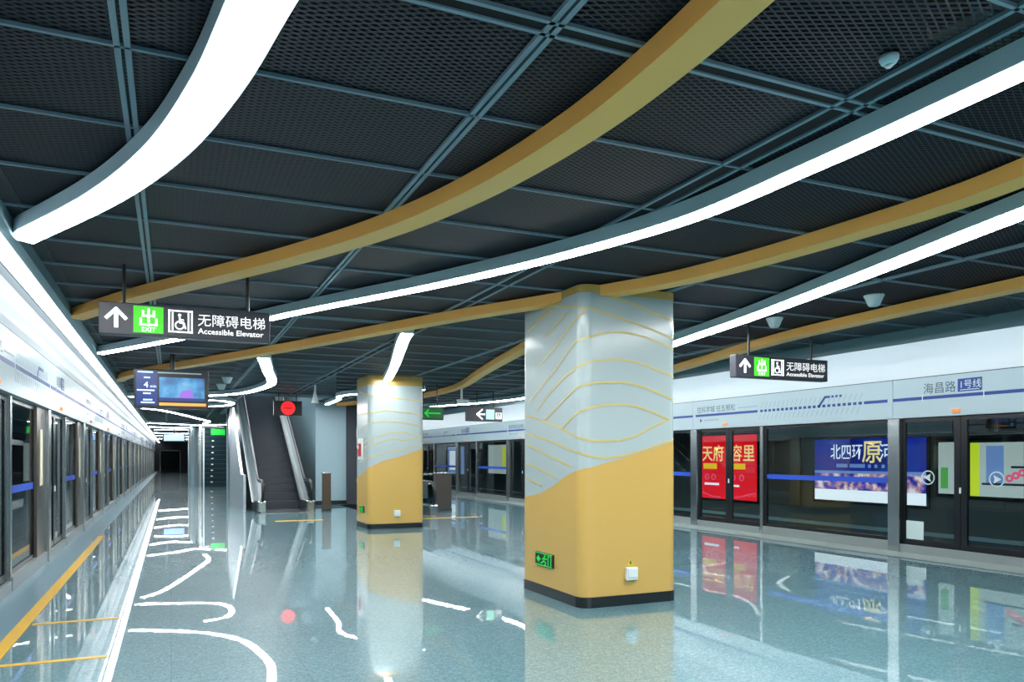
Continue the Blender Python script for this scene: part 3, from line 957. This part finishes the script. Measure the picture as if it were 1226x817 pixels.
k, o, W, H = billboard('light_box_poster', 'wide lit blue advert of a night city with white lettering', 13.1, 10.28, 0.60, 1.95, 'ad_blue')
obj('city_strip', MB().rect(o, U, UZ, 0, W, 0.20, 0.60, 0.003), 'ad_city', k)
obj('white_strip', MB().rect(o, U, UZ, 0, W, 0.0, 0.24, 0.004), 'ad_white', k)
obj('horizon_glow', MB().rect(o, U, UZ, 0, W, 0.60, 0.66, 0.004), 'ad_lightblue', k)
obj('title', MB().text('北四环', o + U * 0.45 + UZ * 0.94, U, UZ, 0.36, 0.004, 0.008, width=0.86).text('河', o + U * 1.72 + UZ * 0.91, U, UZ, 0.4, 0.004, 0.004), 'ad_white', k)
obj('big_character', MB().text('原', o + U * 1.30 + UZ * 0.88, U, UZ, 0.52, 0.006, 0.012), 'ad_cream', k)
m_ = MB().rect(o, U, UZ, 0.62, 0.92, 0.73, 0.81, 0.004).rect(o, U, UZ, 0.98, 1.38, 0.73, 0.81, 0.004)
for uu in (1.46, 1.62, 1.8):
    m_.rect(o, U, UZ, uu, uu + 0.07, 0.73, 0.80, 0.004)
obj('small_print', m_, 'ad_lightblue', k)

k, o, W, H = billboard('light_box_poster', 'pale grey lit advert with a lime strip behind the rightmost doors', 9.38, 6.2, 0.84, 1.82, 'ad_grey')
obj('lime_strip', MB().rect(o, U, UZ, 0.0, 0.17, 0, H, 0.004), 'ad_lime', k)
m_ = MB().rect(o, U, UZ, 0.30, 0.62, 0.25, 0.92, 0.003)
obj('blue_patch', m_, 'ad_lightblue', k)
m_ = MB()
for i in range(6):
    m_.disc(o + U * (0.72 + 0.11 * i) + UZ * (0.34 + 0.05 * (i % 3)), U, UZ, 0.07, 0.004, 10, 0.03)
m_.disc(o + U * 1.75 + UZ * 0.4, U, UZ, 0.2, 0.004, 14, 0.08)
obj('ornament', m_, 'ad_pink', k)
obj('small_print', MB().rect(o, U, UZ, 0.22, 1.6, 0.21, 0.25, 0.005).rect(o, U, UZ, 0.75, 1.05, 0.52, 0.56, 0.005), 'ink', k)
k, o, W, H = billboard('light_box_poster', 'narrow pale poster with green foot beside the grey advert', 10.02, 9.66, 0.86, 1.84, 'ad_grey')
obj('green_foot', MB().rect(o, U, UZ, 0.05, 0.2, 0.1, 0.5, 0.004), 'ad_green', k)
k, o, W, H = billboard('light_box_poster', 'pale green lit advert seen between the two columns', 32.8, 30.7, 0.82, 2.12, 'ad_grey')
obj('lime_strip', MB().rect(o, U, UZ, W - 0.45, W - 0.1, 0.2, H - 0.1, 0.004), 'ad_lime', k)
k, o, W, H = billboard('light_box_poster', 'pale blue lit advert just right of the farther column', 38.5, 36.0, 0.7, 2.1, 'ad_lightblue')
obj('white_strip', MB().rect(o, U, UZ, 0.3, 1.2, 0.2, 1.2, 0.004), 'ad_white', k)
obj('brown_panel', MB().box(13.46, 13.50, 13.55, 14.7, 0.42, 2.2, 0.005), 'bronze')
tag(bpy.data.objects['brown_panel'], 'brown board on the track wall between the red and blue adverts', 'board', kind='thing')
# lit panels over on the left track wall, seen greenly through the left doors
for y0, y1, mm, lab in ((33.0, 29.6, 'ad_grey', 'pale poster behind the left platform doors, farther one'), (22.5, 19.5, 'ad_lightblue', 'bluish poster behind the left platform doors, nearer one')):
    k = thing('light_box_poster', lab, 'advert', (-4.48, y0, 0.7))
    obj('frame', MB().box(-4.5, -4.46, y1 - 0.06, y0 + 0.06, 0.7, 2.1, 0.01), 'frame_black', k)
    obj('lit_face', MB().box(-4.46, -4.452, y1, y0, 0.76, 2.04), mm, k)
# screens hanging behind the doors over the track
for y0, lab in ((8.55, 'black monitor hanging behind the arrow emblem doors, left of the meeting edges'), (7.75, 'black monitor hanging behind the arrow emblem doors, right of the meeting edges')):
    k = thing('track_monitor', lab, 'monitor', (12.3, y0, 1.95), 'monitors behind the right doors')
    obj('casing', MB().box(12.26, 12.36, y0 - 0.36, y0 + 0.32, 1.93, 2.27, 0.01), 'black_plastic', k)
    obj('screen', MB().box(12.252, 12.26, y0 - 0.32, y0 + 0.28, 1.97, 2.23), 'frame_black', k)
    obj('bracket', MB().box(12.32, 12.36, y0 - 0.04, y0 + 0.02, 2.2, 3.0).box(12.32, 12.8, y0 - 0.04, y0 + 0.02, 2.96, 3.0), 'steel_dark', k)

# ------------------------------------------------------------------ hanging direction signs
def lift_icon(m_, o, a):
    """square lift pictogram: frame, two doors edges and a wheelchair figure"""
    U, V = UX, UZ
    for u0, u1, v0, v1 in ((0, 1, 0, 0.07), (0, 1, 0.93, 1), (0, 0.07, 0, 1), (0.93, 1, 0, 1), (0.14, 0.21, 0.1, 0.9), (0.79, 0.86, 0.1, 0.9)):
        m_.rect(o, U, V, a * u0, a * u1, a * v0, a * v1, 0.004)
    m_.disc(o + U * a * 0.46 + V * a * 0.78, U, V, a * 0.07, 0.004, 14)
    m_.stroke(o, U, V, [(a * 0.46, a * 0.68), (a * 0.48, a * 0.45), (a * 0.62, a * 0.45), (a * 0.70, a * 0.2)], a * 0.075, 0.004)
    m_.disc(o + U * a * 0.46 + V * a * 0.33, U, V, a * 0.2, 0.004, 20, a * 0.14)
    m_.stroke(o, U, V, [(a * 0.47, a * 0.58), (a * 0.62, a * 0.57)], a * 0.06, 0.004)

def direction_sign(x0, x1, y, z0, z1, lab, rods, ztop=ZC):
    W, H = x1 - x0, z1 - z0
    k = thing('direction_sign', lab, 'direction sign', ((x0 + x1) / 2, y, z0), 'hanging direction signs')
    obj('sign_box', MB().box(x0, x1, y, y + 0.12, z0, z1, 0.008), 'sign_body', k)
    for xr in rods:
        obj('hanging_rod', MB().tube([(xr, y + 0.06, z1 - 0.005), (xr, y + 0.06, ztop)], 0.016, 8), 'black_plastic', k)
    o = Vector((x0, y, z0))
    a = H * 0.72
    # arrow
    m_ = MB()
    m_.stroke(o, UX, UZ, [(W * 0.095, H * 0.24), (W * 0.095, H * 0.76)], H * 0.11, 0.004)
    m_.stroke(o, UX, UZ, [(W * 0.095 - H * 0.27, H * 0.50), (W * 0.095, H * 0.79), (W * 0.095 + H * 0.27, H * 0.50)], H * 0.105, 0.004)
    obj('arrow', m_, 'sign_white', k)
    # green exit tile
    g0 = W * 0.19
    gw = H * 0.86
    obj('green_tile', MB().rect(o, UX, UZ, g0, g0 + gw, H * 0.09, H * 0.93, 0.004), 'sign_green', k)
    oo = o + Vector((0, -0.004, 0)) + UX * g0
    m_ = MB()
    m_.rect(oo, UX, UZ, gw * 0.46, gw * 0.54, H * 0.30, H * 0.86, 0.003)
    for v0, v1, hw in ((0.60, 0.80, 0.22), (0.32, 0.56, 0.30)):
        m_.rect(oo, UX, UZ, gw * (0.5 - hw), gw * (0.5 + hw), H * v0, H * (v0 + 0.06), 0.003)
        m_.rect(oo, UX, UZ, gw * (0.5 - hw), gw * (0.5 - hw + 0.08), H * v0, H * v1, 0.003)
        m_.rect(oo, UX, UZ, gw * (0.5 + hw - 0.08), gw * (0.5 + hw), H * v0, H * v1, 0.003)
    m_.text('EXIT', oo + UX * gw * 0.5 + UZ * H * 0.13, UX, UZ, H * 0.2, 0.003, 0.01, 'CENTER')
    obj('exit_symbol', m_, 'sign_white', k)
    m_ = MB()
    lift_icon(m_, o + UX * (g0 + gw + H * 0.14) + UZ * H * 0.16, a)
    obj('lift_symbol', m_, 'sign_white', k)
    tx = g0 + gw + H * 0.14 + a + H * 0.14
    m_ = MB()
    m_.text('无障碍电梯', o + UX * tx + UZ * H * 0.45, UX, UZ, H * 0.43, 0.004, 0.0, width=(W - tx) * 0.92)
    m_.text('Accessible Elevator', o + UX * (tx + 0.005) + UZ * H * 0.17, UX, UZ, H * 0.25, 0.004, 0.014, width=(W - tx) * 0.90)
    obj('lettering', m_, 'sign_white', k)
    return k
direction_sign(-0.605, 0.895, 7.87, 2.685, 2.98, 'large hanging sign with arrow, green exit tile and lift lettering, left of centre', (-0.40, 0.69))
direction_sign(6.83, 8.47, 8.0, 2.62, 2.92, 'hanging sign with arrow, green exit tile and lift lettering in front of the right wall', (7.1, 8.22))

k = thing('direction_sign', 'small hanging sign with left arrow seen between the two columns', 'direction sign', (7.4, 19.0, 2.5), 'hanging direction signs')
obj('sign_box', MB().box(7.18, 8.22, 19.0, 19.12, 2.52, 2.90, 0.008), 'sign_body', k)
for xr in (7.5, 7.98):
    obj('hanging_rod', MB().tube([(xr, 19.06, 2.89), (xr, 19.06, ZC)], 0.014, 8), 'black_plastic', k)
o = Vector((7.18, 19.0, 2.52))
obj('arrow', MB().stroke(o, UX, UZ, [(0.45, 0.32), (0.30, 0.19), (0.45, 0.06)], 0.04, 0.004).stroke(o, UX, UZ, [(0.33, 0.19), (0.52, 0.19)], 0.04, 0.004), 'sign_white', k)
M['sign_pale_green'] = mat('sign_pale_green_lit', (170, 235, 200), 0.5, emit=0.8)
obj('green_tile', MB().rect(o, UX, UZ, 0.56, 0.80, 0.06, 0.32, 0.004), 'sign_pale_green', k)
m_ = MB(); lift_icon(m_, o + UX * 0.84 + UZ * 0.07, 0.17)
obj('symbol', m_, 'sign_white', k)

# green exit box sign to the right of the farther column
k = thing('exit_box_sign', 'green lit exit box hanging right of the farther column', 'exit sign', (5.5, 17.6, 2.5))
obj('casing', MB().box(5.40, 6.05, 17.60, 17.68, 2.46, 2.78, 0.006), 'black_plastic', k)
M['exit_green_dark'] = mat('exit_face_green', (10, 90, 40), 0.4, emit=0.5)
obj('lit_face', MB().rect((5.40, 17.60, 2.46), UX, UZ, 0.03, 0.62, 0.03, 0.29, 0.004), 'exit_green_dark', k)
o = Vector((5.40, 17.596, 2.46))
obj('arrow', MB().stroke(o, UX, UZ, [(0.2, 0.16), (0.56, 0.16)], 0.035, 0.004).stroke(o, UX, UZ, [(0.27, 0.24), (0.18, 0.16), (0.27, 0.08)], 0.035, 0.004).stroke(o, UX, UZ, [(0.08, 0.25), (0.08, 0.07)], 0.05, 0.004), 'exit_green', k)
for xr in (5.55, 5.9):
    obj('hanging_rod', MB().tube([(xr, 17.64, 2.77), (xr, 17.64, ZC)], 0.012, 8), 'black_plastic', k)
k = thing('exit_box_sign', 'small green exit box near the dark lift shaft', 'exit sign', (2.1, 40.0, 2.6))
obj('casing', MB().box(1.75, 2.45, 40.0, 40.08, 2.62, 2.98, 0.006), 'black_plastic', k)
obj('lit_face', MB().rect((1.75, 40.0, 2.62), UX, UZ, 0.03, 0.67, 0.03, 0.33, 0.004), 'exit_green', k)
obj('hanging_rod', MB().tube([(2.1, 40.04, 2.97), (2.1, 40.04, ZC)], 0.014, 8), 'black_plastic', k)

# ------------------------------------------------------------------ hanging screen
k = thing('information_screen', 'hanging screen with departure column and orange ticker, below the large sign', 'screen', (0.02, 14.3, 2.38))
sx0, sx1, sy, sz0, sz1 = -0.575, 0.60, 14.3, 2.385, 3.055
W, H = sx1 - sx0, sz1 - sz0
obj('casing', MB().box(sx0, sx1, sy, sy + 0.14, sz0, sz1, 0.012), 'black_plastic', k)
obj('hanging_rod', MB().tube([(0.02, sy + 0.07, sz1 - 0.01), (0.02, sy + 0.07, ZC)], 0.04, 10), 'black_plastic', k)
o = Vector((sx0, sy, sz0))
pn = obj('side_column', MB().rect(o, UX, UZ, W * 0.03, W * 0.31, H * 0.08, H * 0.95, 0.004), 'screen_navy', k)
m_ = MB()
m_.text('4', o + UX * W * 0.13 + UZ * H * 0.53, UX, UZ, H * 0.20, 0.008, 0.02)
m_.text('min', o + UX * W * 0.21 + UZ * H * 0.53, UX, UZ, H * 0.10, 0.008, 0.01)
for u0, u1, v in ((0.05, 0.25, 0.9), (0.13, 0.21, 0.76), (0.04, 0.27, 0.44), (0.12, 0.22, 0.36), (0.12, 0.24, 0.20), (0.09, 0.27, 0.13)):
    m_.rect(o, UX, UZ, W * u0, W * u1, H * v, H * (v + 0.035), 0.007)
obj('lettering', m_, 'screen_text', pn)
pic = obj('picture', MB().rect(o, UX, UZ, W * 0.33, W * 0.94, H * 0.27, H * 0.80, 0.004), 'tv_picture', k)
obj('figure_patch', MB().plate(o, UX, UZ, [(W * 0.58, H * 0.28), (W * 0.78, H * 0.28), (W * 0.78, H * 0.44), (W * 0.74, H * 0.5), (W * 0.64, H * 0.46)], 0.007), 'screen_purple', pic)
obj('dark_strip', MB().rect(o, UX, UZ, W * 0.33, W * 0.94, H * 0.20, H * 0.28, 0.006), 'screen_navy', k)
obj('ticker', MB().rect(o, UX, UZ, W * 0.33, W * 0.96, H * 0.08, H * 0.15, 0.004), 'ad_orange', k)
obj('top_strip', MB().rect(o, UX, UZ, W * 0.10, W * 0.90, H * 0.90, H * 0.93, 0.003), 'alu', k)
# a second set farther on
k = thing('information_screen', 'small distant hanging screen over the far corridor', 'screen', (0.2, 47.5, 2.45), None)
obj('casing', MB().box(-0.45, 0.75, 47.5, 47.62, 2.45, 2.9, 0.01), 'black_plastic', k)
obj('picture', MB().box(-0.38, 0.68, 47.49, 47.5, 2.5, 2.85), 'ad_lightblue', k)
obj('hanging_rod', MB().tube([(0.15, 47.56, 2.89), (0.15, 47.56, ZC)], 0.03, 8), 'black_plastic', k)

# ------------------------------------------------------------------ red LED board over the escalator
k = thing('led_sign', 'black hanging board with a red no-entry disc above the escalator', 'sign', (3.15, 22.2, 2.75))
lx0, lx1, ly, lz0, lz1 = 2.62, 3.40, 22.2, 2.735, 3.15
obj('casing', MB().box(lx0, lx1, ly, ly + 0.12, lz0, lz1, 0.01), 'black_plastic', k)
cx, cz = (lx0 + lx1) / 2 - 0.0, (lz0 + lz1) / 2
obj('red_disc', MB().disc((cx, ly, cz), UX, UZ, 0.19, 0.006, 30), 'led_red', k)
M['led_dark'] = mat('led_dim', (120, 20, 24), 0.5)
obj('bar_symbol', MB().disc((cx, ly - 0.006, cz), UX, UZ, 0.12, 0.003, 26, 0.105).rect((cx, ly - 0.006, cz), UX, UZ, -0.10, 0.10, -0.02, 0.02, 0.003), 'led_dark', k)
for xr in (lx0 + 0.15, lx1 - 0.15):
    obj('hanging_rod', MB().tube([(xr, ly + 0.06, lz1 - 0.01), (xr, ly + 0.06, ZC)], 0.014, 8), 'black_plastic', k)

# ------------------------------------------------------------------ ceiling speakers, detectors, cameras
def speaker(x, y, lab, s=1.0):
    k = thing('ceiling_speaker', lab, 'ceiling speaker', (x, y, ZC))
    obj('cone', MB().lathe([(0.055 * s, -0.105 * s), (0.062 * s, -0.10 * s), (0.10 * s, -0.01 * s), (0.108 * s, 0.0), (0.108 * s, 0.014)], 24, (x, y, ZC)), 'white_plastic', k, True)
    obj('grille', MB().lathe([(0.048 * s, -0.112 * s), (0.054 * s, -0.104 * s)], 24, (x, y, ZC)), 'alu', k, True)
    return k
speaker(7.13, 7.61, 'white cone speaker under the ceiling, left of the right yellow fin and nearer the sign')
speaker(7.14, 6.09, 'white cone speaker under the ceiling, overlapping the right yellow fin')
speaker(1.15, 18.3, 'tiny white ceiling speaker above the hanging screen, nearer one', 1.1)
speaker(1.13, 20.1, 'tiny white ceiling speaker above the hanging screen, farther one', 1.1)
k = thing('smoke_detector', 'small round detector on the mesh at the top right', 'detector', (2.93, 2.42, ZC))
obj('body', MB().lathe([(0.02, -0.04), (0.032, -0.032), (0.042, -0.014), (0.042, 0.0)], 20, (2.93, 2.42, ZC)), 'alu', k, True)
obj('sensor_ring', MB().lathe([(0.012, -0.05), (0.02, -0.04)], 16, (2.93, 2.42, ZC)), 'white_plastic', k, True)
k = thing('security_camera', 'white camera on a drop pole right of the farther column', 'security camera', (6.72, 18.15, 2.9))
obj('pole', MB().tube([(6.72, 18.15, ZC), (6.72, 18.15, 3.0)], 0.03, 10), 'white_plastic', k)
obj('housing', MB().box(6.58, 6.90, 18.06, 18.24, 2.92, 3.02, 0.02), 'white_plastic', k)
obj('lens', MB().tube([(6.58, 18.15, 2.965), (6.55, 18.15, 2.96)], 0.035, 12), 'black_plastic', k)
k = thing('ceiling_antenna', 'slim white cone hanging from the ceiling right of the red sign', 'antenna', (3.25, 19.2, 2.9))
obj('pole', MB().tube([(3.25, 19.2, ZC), (3.25, 19.2, 3.15)], 0.025, 8), 'white_plastic', k)
obj('cone', MB().lathe([(0.10, -0.24), (0.09, -0.235), (0.03, 0.0), (0.026, 0.02)], 18, (3.25, 19.2, 3.14)), 'white_plastic', k, True)

# ------------------------------------------------------------------ escalator well
mb = MB()
mb.box(4.30, 5.62, 25.3, 34.0, 0.0, ZC + 0.02)
struct('wall_escalator_right', mb, 'pale_wall')
struct('baseboard_escalator', MB().box(4.28, 5.62, 25.28, 25.3, 0, 0.13), 'skirt')
struct('wall_well', MB().box(4.30, 4.40, 22.6, 34.0, ZC + 0.02, 8.0).box(2.12, 4.40, 34.0, 34.1, 0, 8.0).box(1.80, 4.40, 34.0, 34.1, ZC + 0.02, 8.0).box(1.80, 1.90, 22.5, 34.0, ZC, 8.0), 'pale_wall')
struct('wall_well_front', MB().box(1.8, 4.4, 22.40, 22.5, ZC + 0.02, 8.0), 'pale_wall')
struct('ceiling_well', MB().box(1.8, 4.4, 22.4, 34.1, 8.0, 8.1), 'wall_white')
struct('trim_11', MB().box(1.88, 4.32, 22.46, 22.5, 3.28, ZC + 0.05), 'board')
k = thing('well_fill_light', 'unseen light panel added high in the escalator well', 'light', (3.1, 28, 7.9))  # out of view, added to brighten the well walls
obj('housing', MB().box(2.6, 3.6, 25, 31, 7.93, 8.0), 'alu', k)
M['fill_diffuser'] = mat('well_fill_diffuser', (250, 255, 255), 0.5, emit=22.0, ecol=LCOL)
obj('diffuser', MB().box(2.65, 3.55, 25.05, 30.95, 7.92, 7.93), 'fill_diffuser', k)
struct('wall_escalator_left', MB().prism([(23.0, 0.0), (28.6, 0.0), (28.6, 3.25), (27.4, 3.25), (23.9, 1.05), (23.0, 1.05)], 'x', 1.88, 1.95), 'satin_steel')
struct('trim_13', MB().box(1.88, 1.95, 28.6, 28.72, 0.0, ZC), 'steel')
struct('wall_dark_strip', MB().box(5.30, 5.62, 25.2, 25.3, 0.0, ZC), 'dark_wall')  # dark strip at the right end of the pale wall

def escalator(x, y, label, down=False, n_steps=24, length=11.0):
    k = thing('escalator', label, 'escalator', (x, y, 0))
    g = -1 if down else 1
    def zt(q):
        return 0.0 if q < 1.0 else g * 0.577 * (q - 1.0)
    obj('comb_plate', MB().box(x - 0.72, x + 0.72, y - 0.4, y + 0.42, 0.0, 0.012), 'steel', k)
    # steps
    for i in range(n_steps):
        y0 = y + 0.42 + 0.4 * i
        z1 = 0.012 + g * 0.23 * max(0, i - 1)
        m_ = MB().box(x - 0.52, x + 0.52, y0, y0 + 0.4, z1 - 0.24, z1)
        for j in range(13):
            xx = x - 0.5 + j * 0.08
            m_.box(xx, xx + 0.02, y0 - 0.006, y0 + 0.4, z1 - 0.2, z1 + 0.006)
        obj('step', m_, 'step', k)
    for sx in (-1, 1):
        xc = x + sx * 0.66
        ys = [1.0 + (length - 1.0) * t / 12 for t in range(13)]
        top = [(y + q, zt(q) + 0.90) for q in [0.1] + ys]
        arc = [(y + 0.1 + 0.33 * math.cos(a), 0.57 + 0.33 * math.sin(a)) for a in [PI / 2 + PI * t / 10 for t in range(11)]]
        low = [(y + q, zt(q) + 0.28) for q in [0.1] + ys]
        outline = arc[::-1][:-1] + top
        poly = [(a, b) for a, b in arc] + [(a, b) for a, b in low[1:]] + [(a, b) for a, b in top[::-1][:-1]]
        obj('balustrade_glass', MB().prism(poly, 'x', xc - 0.008, xc + 0.008), 'glass_esc', k)
        pl = [(y + q, zt(q) + 0.30) for q in [-0.15] + ys] + [(y + q, zt(q) + (-0.02 if q > 1.0 else 0.0)) for q in ([-0.15] + ys)[::-1]]
        obj('skirt_panel', MB().prism(pl, 'x', xc - 0.13, xc + 0.10), 'steel_dark', k)
        path = [(xc, a, b) for a, b in [(y + 0.35, 0.20)] + arc[::-1] + top[1:]]
        obj('handrail', MB().tube(path, 0.04, 10), 'rubber', k, True)
        obj('handrail_guide', MB().tube([(xc, a, b - 0.05) for a, b in top], 0.018, 8), 'steel', k, True)
        obj('newel_cap', MB().box(xc - 0.14, xc + 0.11, y - 0.2, y + 0.45, 0.0, 0.33, 0.04), 'steel', k)
    if not down:
        for sx in (-1, 1):
            a, b = sorted((x + sx * 0.78, x + sx * 0.84))
            poly = [(y + 1.0, 0.0), (y + length, 0.0), (y + length, zt(length) + 0.25), (y + 1.0, 0.25)]
            obj('side_cladding', MB().prism(poly, 'x', a, b), 'steel_dark', k)
    return k
M['glass_esc'] = glass('smoked_balustrade_glass', (0.45, 0.52, 0.55), 1.5)
escalator(2.98, 22.3, 'escalator rising away under the red disc board, left of the farther column')
escalator(5.56, 19.0, 'escalator whose handrail loop shows right behind the farther column', True, 9, 4.2)
for (xa, ya, wd, lab) in ((4.0, 22.35, 0.24, 'short bronze pier right beside the rising escalator'), (6.95, 21.0, 0.52, 'wide bronze guard panel right of the farther column')):
    k = thing('guard_pier', lab, 'guard panel', (xa, ya, 0))
    obj('panel', MB().box(xa, xa + wd, ya, ya + 0.12, 0.06, 1.08, 0.01), 'bronze', k)
    obj('cap', MB().box(xa - 0.015, xa + wd + 0.015, ya - 0.015, ya + 0.135, 1.08, 1.11, 0.005), 'steel', k)
    obj('foot', MB().box(xa - 0.01, xa + wd + 0.01, ya - 0.01, ya + 0.13, 0, 0.06), 'steel_dark', k)
k = thing('guard_rail', 'glass guard rail with steel top bar right of the farther column', 'guard rail', (6.3, 21.0, 0))
obj('glass_pane', MB().box(6.40, 6.91, 21.05, 21.066, 0.08, 1.02), 'glass_esc', k)
obj('top_bar', MB().tube([(6.35, 21.058, 1.07), (6.93, 21.058, 1.07)], 0.022, 10), 'steel', k)
obj('post', MB().box(6.36, 6.40, 21.03, 21.09, 0, 1.06), 'steel', k)
obj('base_shoe', MB().box(6.40, 6.93, 21.03, 21.09, 0, 0.1), 'steel_dark', k)

# ------------------------------------------------------------------ lift shaft and far corridor
k = thing('lift_shaft', 'dark glass lift shaft with steel posts, left of the escalator', 'lift', (2.13, 43.3, 0))
a, b, c, d = 1.40, 2.87, 43.3, 45.4
for px_, py_ in ((a, c), (b, c), (a, d), (b, d)):
    obj('post', MB().box(px_ - 0.06, px_ + 0.06, py_ - 0.06, py_ + 0.06, 0, ZC - 0.013), 'steel', k)
M['lift_dark'] = mat('dark_lift_glass', (22, 40, 46), 0.08, spec=0.6)
obj('glass_front', MB().box(a + 0.06, b - 0.06, c - 0.01, c + 0.01, 0.0, ZC - 0.013), 'lift_dark', k)
for xx in (a, b):
    obj('glass_side', MB().box(xx - 0.01, xx + 0.01, c + 0.06, d - 0.06, 0.0, ZC - 0.013), 'lift_dark', k)
obj('glass_back', MB().box(a + 0.06, b - 0.06, d - 0.01, d + 0.01, 0.0, ZC - 0.013), 'lift_dark', k)
m_ = MB()
for i in range(1, 14):
    m_.box(a + 0.06, b - 0.06, c - 0.02, c - 0.01, i * 0.24, i * 0.24 + 0.012)
obj('glazing_bars', m_, 'steel_dark', k)
obj('inner_post', MB().box(a + 0.12, a + 0.2, c - 0.05, c - 0.01, 0, 3.1), 'alu', k)
for i in range(9):
    obj('glass_fixing', MB().lathe([(0.05, -0.03), (0.06, 0.0), (0.05, 0.03)], 10, (a + 0.55 + 0.01 * i, c - 0.05, 0.25 + 0.31 * i)), 'white_plastic', k, True)
struct('trim_12', MB().box(1.0, 1.25, 46.5, 46.9, 0, ZC), 'pale_wall')
for i, yy in enumerate((49.5, 54.5, 60.0, 67.0)):
    k = obj('corridor_pier', MB().box(0.95 + 0.1 * i, 1.75 + 0.1 * i, yy, yy + 0.9, 0, ZC - 0.013, 0.02), 'header')
    tag(k, 'pale square pier in the far corridor beyond the lift shaft', 'pier', 'far corridor piers', 'thing')
k = thing('corridor_gate', 'dark doorway closing the far end of the left platform side', 'doorway', (0, 95.9, 0))
obj('opening', MB().box(-1.1, 0.9, 95.85, 95.98, 0, 2.3), 'shade_black', k)  # solid black slab painted as the darkness inside the doorway
obj('frame', MB().box(-1.2, -1.1, 95.8, 95.99, 0, 2.4).box(0.9, 1.0, 95.8, 95.99, 0, 2.4).box(-1.2, 1.0, 95.8, 95.99, 2.3, 2.4), 'steel_dark', k)
